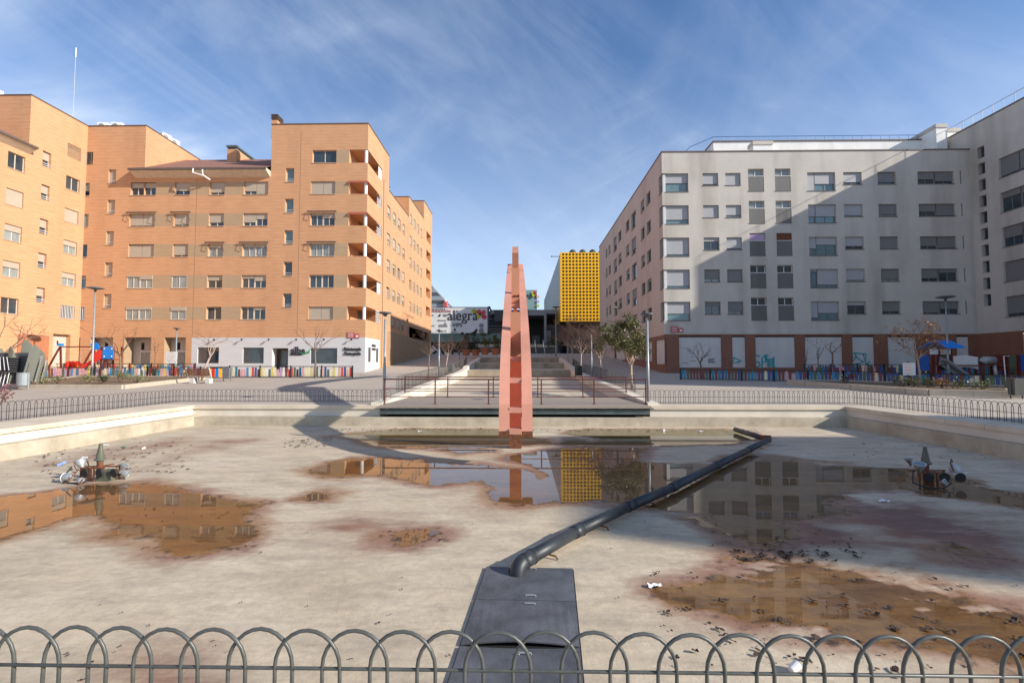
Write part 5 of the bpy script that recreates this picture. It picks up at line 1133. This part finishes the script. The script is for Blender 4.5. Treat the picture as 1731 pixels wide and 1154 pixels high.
for i, (px, Y, r, m_, lab) in enumerate([(1524, 27, .55, 'leaf', 'low green shrub under the right notice board'), (1542, 26.6, .5, 'leafpale', 'pale shrub left of the dry-leaved tree'), (1568, 26.2, .5, 'leaf', 'green shrub right of the dry-leaved tree'), (1590, 26, .5, 'leafbrown', 'brownish shrub between green ones in the right bed'), (1613, 25.6, .75, 'leaf', 'largest bright green shrub in the right bed'), (1660, 25.0, .6, 'leafpale', 'low shrub right of the bright green one'), (1430, 29.8, .5, 'leafred', 'small reddish shrub by the patterned fence'), (1705, 24.6, .5, 'leaf', 'small shrub behind the right litter bin')]):
    shrub(lab, xy(px, Y), Y, zg(Y)+.2, r, .55, m_, 80+i, 'shrubs in the right bed')
shrub('red-leaved shrub at the left frame edge behind the hoop fence', xy(4, 20), 20, 0, .5, .75, 'leafred', 95, None, 200)
shrub('bush with red blossoms in the left bed', xy(100, 29.3), 29.3, .45, .45, .5, 'leafpale', 96, None, 160)
shrub('dark green shrub beside the mall stairs', xy(933, 80), 80, zg(80), 1.6, 3.4, 'leafdark', 97, None, 500, .16)
# potted bushes at the top of the cascade
for i, (px, Y, tp, m_, lab) in enumerate([(788, 74, 562, 'leafdark', 'potted dark bush leftmost in the row at the top of the cascade'), (804, 73, 558, 'leafdark', 'potted dark bush second from the left at the top of the cascade'), (820, 72.5, 560, 'leaf', 'potted green bush third from the left at the top of the cascade'), (837.5, 72, 566, 'leaf', 'potted green bush rightmost in the row, nearest the pink sculpture')]):
    x = xy(px, Y); z = zg(Y)+(.5 if Y < 73 else .3); t = thing('potted_bush', lab, 'potted plant', (x, Y, z), 'potted bushes at the top of the cascade'); b = MB(); b.lathe((x, Y, z), [(.45, 0), (.62, .75), (.70, .75), (.70, .9), (.6, .9)], 18); b.build('pot', 'terracotta', t)
    b = MB(); rg = random.Random(200+i); zt_ = aty(px, tp, Y).z
    for k in range(14): h = rg.random(); leaves(b, (x+rg.gauss(0, .35), Y+rg.gauss(0, .3), z+1.0+(zt_-z-1.0)*h), .42*(1.2-.7*h), 46, .13, rg)
    b.build('foliage', m_, t); b = MB(); b.tube([(x, Y, z+.6), (x, Y, z+2)], .06, 6); b.build('stem', 'bark', t)

# ------------------------------------------------------------------ patterned playground fences
def playfence(p0, p1, h, label, step=.165, seed=1, dark=False):
    rg = random.Random(seed); p0 = Vector(p0); p1 = Vector(p1); d = p1-p0; L = d.length; u = d.normalized(); nrm = Vector((-u.y, u.x)); t = thing('playground_fence', label, 'fence', (p0.x, p0.y, zg(p0.y)), 'patterned playground fences')
    pan = MB(); n = int(L/step)
    for k in range(n):
        a = p0+u*(k+.12)*step; b_ = p0+u*(k+.88)*step; z = zg(a.y)+.10; hh = h*rg.choice([.80, .80, .82, .78, .62])
        mi = rg.choice([0, 0, 1, 1, 2, 3, 3, 4, 5, 6, 7, 8, 9, 10, 11]) if not dark else rg.choice([4, 4, 5, 5, 11, 3, 5, 3, 4, 1, 0, 2])
        q = nrm*.012; pan.hexa([(a.x-q.x, a.y-q.y, z), (b_.x-q.x, b_.y-q.y, z), (b_.x+q.x, b_.y+q.y, z), (a.x+q.x, a.y+q.y, z), (a.x-q.x, a.y-q.y, z+hh), (b_.x-q.x, b_.y-q.y, z+hh), (b_.x+q.x, b_.y+q.y, z+hh), (a.x+q.x, a.y+q.y, z+hh)], mi)
    pan.build('slat_panel', SL, t)
    b = MB()
    for hh in (.08, h-.02): b.bar((p0.x, p0.y-.03, zg(p0.y)+hh), (p1.x, p1.y-.03, zg(p1.y)+hh), .05, .05)
    b.build('rail', 'framedark' if False else 'black', t); m_ = max(2, int(L/2.0))
    for k in range(m_+1): q = p0+d*(k/m_); b = MB(); b.box((q.x-.045, q.y-.045, zg(q.y)), (q.x+.045, q.y+.045, zg(q.y)+h+.05)); b.build('post', 'black', t)
fx = lambda p, Y: xy(p, Y)
playfence((fx(72, 37.8), 37.8), (fx(384, 37.8), 37.8), .86, 'colourful slatted playground fence, left front row behind the shrub bed', .22, 1)
playfence((fx(72, 45.5), 45.5), (fx(330, 45.5), 45.5), .9, 'colourful slatted playground fence, left back row before the entrances', .24, 2)
playfence((fx(388, 38.6), 38.6), (fx(596, 38.6), 38.6), .9, 'colourful slatted playground fence in front of the pale shopfront', .22, 3)
playfence((fx(1150, 36.5), 36.5), (fx(1425, 33.0), 33.0), .78, 'dark toned slatted playground fence, far left run of the right playground', .21, 4, True)
playfence((fx(1425, 33), 33), (fx(1760, 26.5), 26.5), .80, 'dark toned slatted playground fence, near run behind the green shrubs', .21, 5, True)
playfence((fx(1360, 43), 43), (fx(1720, 43), 43), .9, 'dark toned slatted playground fence, back row against the grey building', .24, 6, True)

# ------------------------------------------------------------------ playground equipment
Y = 42.0; z0 = zg(Y)
sw = thing('swing_set', 'maroon swing frame with blue caps in the left playground', 'swing', (fx(100, Y), Y, z0)); zt_ = zy(586, Y, 100)
for px in (101, 158):
    x = fx(px, Y); b = MB(); b.bar((x-1.15, Y-.2, z0), (x-.05, Y, zt_), .11, .11); b.build('leg', 'maroon', sw); b = MB(); b.bar((x+.06, Y+.1, z0), (x, Y, zt_+.05), .11, .11); b.build('leg', 'maroon', sw)
    b = MB(); b.box((x-.2, Y-.15, zt_+.08), (x+.15, Y+.15, zt_+.28)); b.build('cap', 'blue', sw)
b = MB(); b.tube([(fx(101, Y), Y, zt_), (fx(158, Y), Y, zt_)], .05, 8); b.build('top_bar', 'maroon', sw)
for px in (120, 140):
    x = fx(px, Y); b = MB(); b.box((x-.22, Y-.09, z0+.45), (x+.22, Y+.09, z0+.5)); s_ = b.build('swing_seat', 'black', sw)
    b = MB(); [b.tube([(x+k, Y, z0+.5), (x+k, Y, zt_)], .012, 5) for k in (-.2, .2)]; b.build('chain', 'steelgrey', s_)
Y = 40.2; z0 = zg(Y); sl = thing('slide', 'red slide with bright blue side panel in the left playground', 'slide', (fx(178, Y), Y, z0))
for px, dy in ((170.5, 0), (176, 0), (190, .9), (176, .9)): b = MB(); b.box((fx(px, Y)-.05, Y+dy-.05, z0), (fx(px, Y)+.05, Y+dy+.05, zy(585, Y))); b.build('post', 'maroon', sl)
b = MB(); b.box((fx(174.5, Y), Y-.1, zy(606, Y)), (fx(192, Y), Y-.04, zy(585, Y))); q = b.build('side_panel', 'blue', sl)
b = MB()
for px in (177, 189.5):
    for py in (589, 602): b = MB(); b.lathe((fx(px, Y), Y-.1, zy(py, Y)), [(.06, 0), (.04, .03)], 10, axis=(0, -1, 0)); b.build('bolt', 'white', q)
b = MB(); b.prism([(fx(158.5, Y), Y-.05, zy(590, Y)), (fx(160, Y), Y-.05, zy(577.5, Y)), (fx(164, Y), Y-.05, zy(579, Y)), (fx(168.5, Y), Y-.05, zy(588, Y)), (fx(165, Y), Y-.05, zy(590.5, Y))], (0, .05, 0)); b.build('roof_panel', 'blue', sl)
b = MB(); b.prism([(fx(159, Y), Y-.09, zy(605, Y)), (fx(160, Y), Y-.09, zy(596, Y)), (fx(168, Y), Y-.09, zy(590.5, Y)), (fx(172, Y), Y-.09, zy(592, Y)), (fx(172, Y), Y-.09, zy(606, Y)), (fx(162, Y), Y-.09, zy(612, Y)), (fx(140, Y), Y-.09, zy(625, Y)), (fx(128, Y), Y-.09, zy(625, Y)), (fx(132, Y), Y-.09, zy(621, Y)), (fx(150, Y), Y-.09, zy(612, Y))], (0, .08, 0)); b.build('chute_side', 'brightred', sl)
b = MB(); b.bar((fx(178, Y), Y, zy(607, Y)), (fx(188, Y), Y, zy(621, Y)), .12, .1); b.build('brace', 'maroon', sl)
b = MB(); b.box((fx(170, Y), Y, zy(608, Y)), (fx(191, Y), Y+.9, zy(606, Y))); b.build('platform', 'wood', sl)
Y = 41; t = thing('play_climber', 'low red play climber between the swing and the slide', 'play equipment', (fx(123, Y), Y, zg(Y))); b = MB()
for px in (117, 124, 131): b.lathe((fx(px, Y), Y, zy(618, Y)), [(.33, -.06), (.40, 0), (.33, .06)], 14, axis=(0, 1, .1))
b.box((fx(116, Y), Y-.2, zg(Y)), (fx(118, Y), Y-.1, zy(612, Y))); b.box((fx(131, Y), Y-.2, zg(Y)), (fx(133, Y), Y-.1, zy(612, Y))); b.build('rings', 'brightred', t)
b = MB(); b.lathe((fx(136, Y), Y, zy(620, Y)), [(.2, -.1), (.25, 0), (.2, .1)], 12); b.build('seat', 'petalgreen', t)
Y = 39; t = thing('play_gate', 'low panel of red, yellow and blue bars by the bench', 'gate', (fx(365, 37.4), 37.4, zg(37.4))); Y = 37.4; b = MB()
for k, (px, mi) in enumerate(((357, 0), (362, 1), (368, 2), (374, 0), (380, 1))): b.box((fx(px, Y)-.1, Y-.1, zg(Y)+.1), (fx(px, Y)+.1, Y-.05, zg(Y)+.82), mi)
b.build('bars', ['yellow', 'brightred', 'blue'], t); b = MB(); b.box((fx(355, Y), Y-.13, zg(Y)+.8), (fx(382, Y), Y-.02, zg(Y)+.9)); b.build('top_rail', 'black', t)
# right playground tower
Y = 38.5; z0 = zg(Y); pt2 = thing('play_structure', 'play tower with blue roof, grey slide and tube tunnel in the shaded right playground', 'play equipment', (fx(1600, Y), Y, z0))
def pbox(nm, a, b_, c, d, y0, y1, m_): b = MB(); b.box((fx(a, Y), Y+y0, zy(d, Y)), (fx(b_, Y), Y+y1, zy(c, Y))); return b.build(nm, m_, pt2)
for px in (1569, 1578, 1587, 1608, 1650, 1676, 1697, 1703, 1722):
    b = MB(); b.box((fx(px, Y)-.07, Y-.07, z0), (fx(px, Y)+.07, Y+.07, zy(590 if px < 1610 else 600, Y))); b.build('post', 'maroon', pt2)
b = MB(); b.prism([(fx(1574, Y), Y-.3, zy(578, Y)), (fx(1602, Y), Y-.3, zy(577.5, Y)), (fx(1614, Y), Y-1.0, zy(589.5, Y)), (fx(1584, Y), Y-1.0, zy(589.5, Y))], (.02, .05, .08)); b.prism([(fx(1574, Y), Y-.25, zy(578, Y)), (fx(1602, Y), Y-.25, zy(577.5, Y)), (fx(1610, Y), Y+.9, zy(588.5, Y)), (fx(1570, Y), Y+.9, zy(588.5, Y))], (0, .05, .08)); b.build('roof', 'blue', pt2)
pbox('side_panel', 1554, 1569, 600, 626, -.1, -.04, 'bluedark'); pbox('side_panel', 1571, 1585, 590, 599, -.1, -.04, 'sign'); pbox('side_panel', 1590, 1606, 590, 599, -.1, -.04, 'sign'); pbox('side_panel', 1592, 1605, 600, 625, .2, .26, 'greens')
b = MB(); b.prism([(fx(1610, Y), Y-.12, zy(602, Y)), (fx(1630, Y), Y-.12, zy(600.5, Y)), (fx(1651, Y), Y-.12, zy(603.5, Y)), (fx(1651, Y), Y-.12, zy(624, Y)), (fx(1640, Y), Y-.12, zy(621, Y)), (fx(1630, Y), Y-.12, zy(620.3, Y)), (fx(1620, Y), Y-.12, zy(621, Y)), (fx(1610, Y), Y-.12, zy(624, Y))], (0, .06, 0)); b.build('side_panel', 'sign', pt2)
pbox('side_panel', 1680, 1697, 600, 626, -.1, -.04, 'maroon'); pbox('side_panel', 1724, 1745, 600, 626, -.1, -.04, 'bluedark'); pbox('side_panel', 1704, 1719, 601, 622, .1, .16, 'greens')
b = MB(); b.tube([(fx(1656, Y), Y-.2, zy(613, Y)), (fx(1660, Y), Y-.2, zy(609, Y)), (fx(1676, Y), Y-.2, zy(609, Y))], .30, 14); b.tube([(fx(1674, Y), Y-.3, zy(617, Y)), (fx(1676, Y), Y-.3, zy(628, Y)), (fx(1676, Y), Y-.3, z0)], .12, 10); b.build('tube_tunnel', 'steelgrey', pt2, smooth=True)
b = MB(); b.prism([(fx(1583, Y), Y-.4, zy(603, Y)), (fx(1590, Y), Y-.4, zy(606, Y)), (fx(1634, Y), Y-.4, zy(641, Y)), (fx(1620, Y), Y-.4, zy(641, Y)), (fx(1580, Y), Y-.4, zy(616, Y))], (0, .06, 0)); b.prism([(fx(1584, Y), Y-.9, zy(606, Y)), (fx(1634, Y), Y-.9, zy(641, Y)), (fx(1628, Y), Y-.9, zy(641, Y)), (fx(1582, Y), Y-.9, zy(609, Y))], (0, .55, 0)); b.build('slide_chute', 'inkgrey', pt2)
b = MB(); b.box((fx(1576, Y), Y-.4, zy(618, Y)), (fx(1698, Y), Y+.9, zy(616.5, Y))); b.build('platform', 'wood', pt2)
t = thing('goal_frame', 'thin white metal frame beside the shaded play tower', 'frame', (fx(1698, 36), 36, zg(36))); b = MB(); b.tube([(fx(1699, 36), 36, zg(36)), (fx(1697.5, 36), 36, zy(602, 36)), (fx(1716, 36), 36.4, zy(602, 36))], .035, 6); b.build('tube_frame', 'white', t)

# ------------------------------------------------------------------ benches, bins, notice boards
def bin_(px, Y, w_, h, m_, label, legs=True, cyl=True):
    x = xy(px, Y); z = zg(Y); t = thing('litter_bin', label, 'litter bin', (x, Y, z), 'litter bins'); b = MB()
    if cyl: b.lathe((x, Y, z+h*.22), [(w_*.46, 0), (w_*.5, h*.05), (w_*.5, h*.72), (w_*.53, h*.74), (w_*.53, h*.77), (w_*.46, h*.77), (w_*.44, h*.5)], 18)
    else: b.hexa([(x-w_*.42, Y-.16, z+h*.2), (x+w_*.42, Y-.16, z+h*.2), (x+w_*.42, Y+.16, z+h*.2), (x-w_*.42, Y+.16, z+h*.2), (x-w_*.5, Y-.2, z+h), (x+w_*.5, Y-.2, z+h), (x+w_*.5, Y+.2, z+h), (x-w_*.5, Y+.2, z+h)])
    b.build('bucket', m_, t)
    for s_ in (-1, 1): b = MB(); b.tube([(x+s_*w_*.52, Y, z), (x+s_*w_*.52, Y, z+h*.98)], .028, 8); b.build('post', m_, t)
    b = MB(); b.tube([(x-w_*.52, Y, z+h*.6), (x+w_*.52, Y, z+h*.6)], .018, 6); b.tube([(x-w_*.52, Y, z+h*.2), (x+w_*.52, Y, z+h*.2)], .018, 6); b.build('crossbar', m_, t)
bin_(40.5, 27.2, .56, .95, 'lampgrey', 'grey cylindrical litter bin in front of the stacked chairs'); bin_(384.5, 34.5, .5, .95, 'framedark', 'dark square litter bin right of the bench', cyl=False); bin_(1716, 22.8, .50, .92, 'hoop', 'grey-green litter bin by the right planter', cyl=False); bin_(762, 44, .5, .95, 'framedark', 'dark litter bin on the left walk', cyl=False); bin_(978, 38.5, .5, .95, 'black', 'black litter bin on the right walk in shade', cyl=False)
x, Y = xy(341, 32.4), 32.4; z = zg(Y); t = thing('park_bench', 'brown slatted bench on pale concrete feet seen from behind', 'bench', (x, Y, z))
for s_ in (-.52, .52): b = MB(); b.box((x+s_-.13, Y-.2, z), (x+s_+.13, Y+.2, z+.36)); b.build('foot', 'concrete', t)
b = MB(); [b.box((x-.8, Y-.18+k*.13, z+.40), (x+.8, Y-.07+k*.13, z+.445)) for k in range(4)]; b.build('seat', 'wood', t)
b = MB(); [b.hexa([(x-.72, Y-.26-.05*k, z+.50+k*.12), (x+.72, Y-.26-.05*k, z+.50+k*.12), (x+.72, Y-.22-.05*k, z+.50+k*.12), (x-.72, Y-.22-.05*k, z+.50+k*.12), (x-.72, Y-.30-.05*k, z+.605+k*.12), (x+.72, Y-.30-.05*k, z+.605+k*.12), (x+.72, Y-.26-.05*k, z+.605+k*.12), (x-.72, Y-.26-.05*k, z+.605+k*.12)]) for k in range(4)]; b.build('backrest', 'wood', t)
for s_ in (-.76, .76): b = MB(); b.bar((x+s_, Y-.15, z+.36), (x+s_, Y-.43, z+1.02), .06, .07, up=(0, 1, 0)); b.build('back_support', 'concrete', t)
def board(px0, px1, py0, py1, Y, label):
    x0, x1 = xy(px0, Y), xy(px1, Y); z0, z1 = zy(py1, Y), zy(py0, Y); t = thing('notice_board', label, 'notice board', ((x0+x1)/2, Y, zg(Y)), 'white playground notice boards'); b = MB(); b.box((x0, Y-.03, z0), (x1, Y+.01, z1)); p_ = b.build('board', 'sign', t)
    b = MB(); rg = random.Random(int(px0))
    for k in range(7): y_ = z1-(z1-z0)*(.12+.115*k); a = x0+(x1-x0)*.1; b.box((a, Y-.036, y_), (a+(x1-x0)*rg.uniform(.5, .8), Y-.0305, y_+.022))
    b.build('small_print', 'peach', p_); b = MB(); b.box(((x0+x1)/2-.05, Y+.012, zg(Y)), ((x0+x1)/2+.05, Y+.09, z1+.06)); b.build('post', 'wood' if px0 < 800 else 'black', t)
board(280.5, 299, 594, 614, 37, 'white notice board on a brown post before the orange building'); board(1526, 1546.5, 613, 634, 27.3, 'white notice board on a dark post before the shaded playground')

# ------------------------------------------------------------------ stacked terrace furniture (left edge)
def chair():
    t = thing('terrace_chair', '', 'chair', (0, 0, 0), 'stacked grey terrace chairs')
    b = MB(); b.box((-.22, -.24, .43), (.22, .24, .46)); b.build('seat', 'framewhite', t)
    b = MB(); b.prism([(-.22, .22, .44), (.22, .22, .44), (.22, .33, .84), (.06, .39, 1.10), (-.06, .39, 1.10), (-.22, .33, .84)], (0, .03, .008)); b.build('backrest', 'chair', t)
    b = MB()
    for sx in (-.21, .21): b.tube([(sx, -.26, 0), (sx, -.22, .64), (sx, .25, .65)], .014, 5); b.tube([(sx, .34, 0), (sx, .2, .46)], .014, 5)
    b.build('frame', 'chair', t); return t
c0 = None
for sx_p, Y, n, lean, lab in ((24, 28.6, 15, .045, 'grey terrace chair in the tall stack behind the litter bin'), (41, 28.9, 19, .035, 'grey terrace chair in the tallest stack right of the litter bin'), (52, 28.3, 16, .05, 'grey terrace chair in the stack next to the kerbed bed'), (63, 29.6, 13, .05, 'grey terrace chair in the rightmost stack by the swing'), (10, 29.0, 14, .03, 'grey terrace chair in the stack between dark tables')):
    x = xy(sx_p, Y); z = zg(Y); rz = R(random.choice([160, 200, 120])+random.uniform(-15, 15))
    for k in range(n):
        l_ = Vector((x+lean*k*.45, Y, z+k*.092))
        if c0 is None: c0 = chair(); c0.location = l_; c0.rotation_euler = (0, 0, rz); c0['label'] = lab
        else: dup(c0, tuple(l_), rz, 1, lab)
t = thing('stacked_tables', 'dark folded terrace tables piled at the left frame edge', 'tables', (xy(8, 28), 28, zg(28))); x = xy(8, 28)
b = MB()
for k in range(7): b.box((x-1.2, 28-.35+.02*k, zg(28)+.95+.13*k), (x+.55, 28+.35, zg(28)+1.0+.13*k))
b.box((x-1.3, 28.4, zg(28)), (x+1.0, 28.5, zg(28)+2.05)); b.build('table_top', 'tablegrey', t)
b = MB()
for k in range(8): b.tube([(x-1.1+k*.22, 27.7, zg(28)), (x-1.0+k*.2, 27.9, zg(28)+.95)], .022, 6); b.tube([(x-1.0+k*.24, 27.6, zg(28)+1.05), (x-.9+k*.2, 27.62, zg(28)+1.8)], .02, 6)
b.build('table_leg', 'aluminium', t)

# ------------------------------------------------------------------ far small things
Y = 86; t = thing('parked_car', 'white car parked at the far end of the left walk', 'car', (xy(727, Y), Y, zg(Y))); x = xy(727, Y); z = zg(Y)
b = MB(); b.prism([(x-2.2, Y, z+.3), (x+1.6, Y, z+.3), (x+1.65, Y, z+.7), (x+.9, Y, z+.85), (x+.3, Y, z+1.35), (x-1.6, Y, z+1.4), (x-2.2, Y, z+.9)], (0, 1.7, 0)); b.build('body', 'white', t)
b = MB(); b.prism([(x+.75, Y-.01, z+.9), (x+.28, Y-.01, z+1.28), (x-1.5, Y-.01, z+1.32), (x-1.8, Y-.01, z+.9)], (0, 1.72, 0)); b.build('window', 'glass', t)
for dx in (-1.5, .95): b = MB(); b.lathe((x+dx, Y-.02, z+.32), [(.32, 0), (.32, .2)], 16, axis=(0, 1, 0)); b.build('wheel', 'black', t)
bol = None
for i, px in enumerate((749, 765, 776)):
    x = xy(px, 84); b = MB(); b.lathe((x, 84, zg(84)), [(.18, 0), (.18, .6), (.1, .75)], 10); o = b.build('bollard', 'black', None, (x, 84, zg(84))); tag(o, ('dark bollard leftmost at the far kerb', 'dark bollard in the middle at the far kerb', 'dark bollard rightmost at the far kerb')[i], 'bollard', 'bollards at the far kerb')
b = MB(); b.box((-14.8, 85, zg(85)-.2), (-4, 85.3, zg(85)+.28)); tag(b.build('low_wall', 'concrete', None, (-9, 85, zg(85))), 'low pale wall across the far end of the left walk', 'wall')
b = MB(); b.box((5.6, 88, zg(88)-.2), (14, 90, zg(88)+3.2)); tag(b.build('hedge', 'leafdark', None, (10, 88, zg(88))), 'dark hedge block under the yellow building', 'hedge') if False else None

# ------------------------------------------------------------------ litter and leaves on the pool floor
def lit(px, py, label, kind):
    p = at(px, py, FZ+.008); b = MB(); x, y, z = p; rg = random.Random(int(px*7+py))
    if kind == 'bottle':
        b.lathe((x, y, z+.033), [(.015, -.08), (.033, -.075), (.033, .05), (.014, .09), (.014, .11)], 12, axis=(.7, .3, .35)); o = b.build('plastic_bottle', 'bluelight', None, p); tag(o, label, 'bottle')
    elif kind == 'cup': b.lathe((x, y, z+.03), [(.028, -.04), (.036, .04)], 12, axis=(.8, .4, .3)); o = b.build('paper_cup', 'white', None, p); tag(o, label, 'cup')
    else:
        n = 5; w_ = rg.uniform(.045, .09); v = [(x+(i/n-.5)*w_*2, y+(j/n-.5)*w_, z+rg.random()*.035) for i in range(n+1) for j in range(n+1)]
        b.add(v, [(i*(n+1)+j, (i+1)*(n+1)+j, (i+1)*(n+1)+j+1, i*(n+1)+j+1) for i in range(n) for j in range(n)]); o = b.build('paper_scrap' if kind == 'paper' else 'plastic_scrap', 'white' if kind == 'paper' else 'greensign', None, p); tag(o, label, 'litter')
lit(104, 786, 'crushed blue plastic bottle left of the sunlit fountain nozzle', 'bottle'); lit(99, 776, 'white paper scrap behind the blue bottle', 'paper'); lit(208, 756, 'green plastic scrap by the left pool wall', 'plastic'); lit(243, 759, 'white cup on the floor right of the sunlit nozzle', 'cup'); lit(180, 753, 'white paper scrap behind the sunlit nozzle', 'paper'); lit(143, 774, 'pale paper scrap left of the sunlit nozzle top', 'paper')
lit(1633, 801, 'white paper scrap right of the shaded nozzle', 'paper'); lit(1493, 847, 'white paper scrap on the damp floor left of the shaded nozzle', 'paper'); lit(1343, 1134, 'pale blue cup behind the foreground fence', 'cup'); lit(710, 729, 'white paper scrap by the wall under the footbridge', 'paper'); lit(1122, 729, 'white cup by the back wall right of the footbridge', 'cup'); lit(1186, 729.5, 'white paper scrap by the back wall near the right pipe', 'paper'); lit(1107, 991, 'small white scrap near the right stain', 'paper')
lf = MB(); rg = random.Random(9)
def scatter(x0, x1, y0, y1, n, s, clump=1):
    for _ in range(n):
        c = at(rg.uniform(x0, x1), rg.uniform(y0, y1), FZ+.011)
        for q in range(rg.randint(1, clump)):
            p = c+Vector((rg.gauss(0, s*.9), rg.gauss(0, s*.9), 0)) if q else c.copy(); k = s*rg.uniform(.4, 1.4); a = rg.random()*6.28; ph = [rg.uniform(.5, 1.1) for _ in range(7)]
            vs = [p+Vector((math.cos(a)*math.cos(i*.8976)*k*ph[i]-math.sin(a)*math.sin(i*.8976)*k*.6*ph[i], math.sin(a)*math.cos(i*.8976)*k*ph[i]+math.cos(a)*math.sin(i*.8976)*k*.6*ph[i], rg.random()*k*.5)) for i in range(7)]
            lf.add(vs, [tuple(range(7))])
scatter(1110, 1731, 960, 1135, 55, .034, 4); scatter(1110, 1731, 955, 1130, 80, .014, 2); scatter(1240, 1460, 928, 948, 60, .035, 4); scatter(560, 1290, 724, 729, 240, .035, 3); scatter(60, 330, 740, 800, 130, .035, 4); scatter(660, 760, 895, 916, 30, .022, 3); scatter(200, 460, 845, 935, 40, .02, 3); scatter(0, 1731, 740, 1150, 90, .014, 2); scatter(480, 560, 740, 756, 90, .03, 4); scatter(1190, 1440, 870, 925, 50, .02, 3); scatter(1440, 1731, 745, 775, 50, .03, 3)
o = lf.build('fallen_leaves', mat('wet_leaf', (.05, .03, .02), .8, var=.4, vscale=5)); o['kind'] = 'stuff'; tag(o, 'dark fallen leaves and dirt scattered on the pool floor', 'leaves')
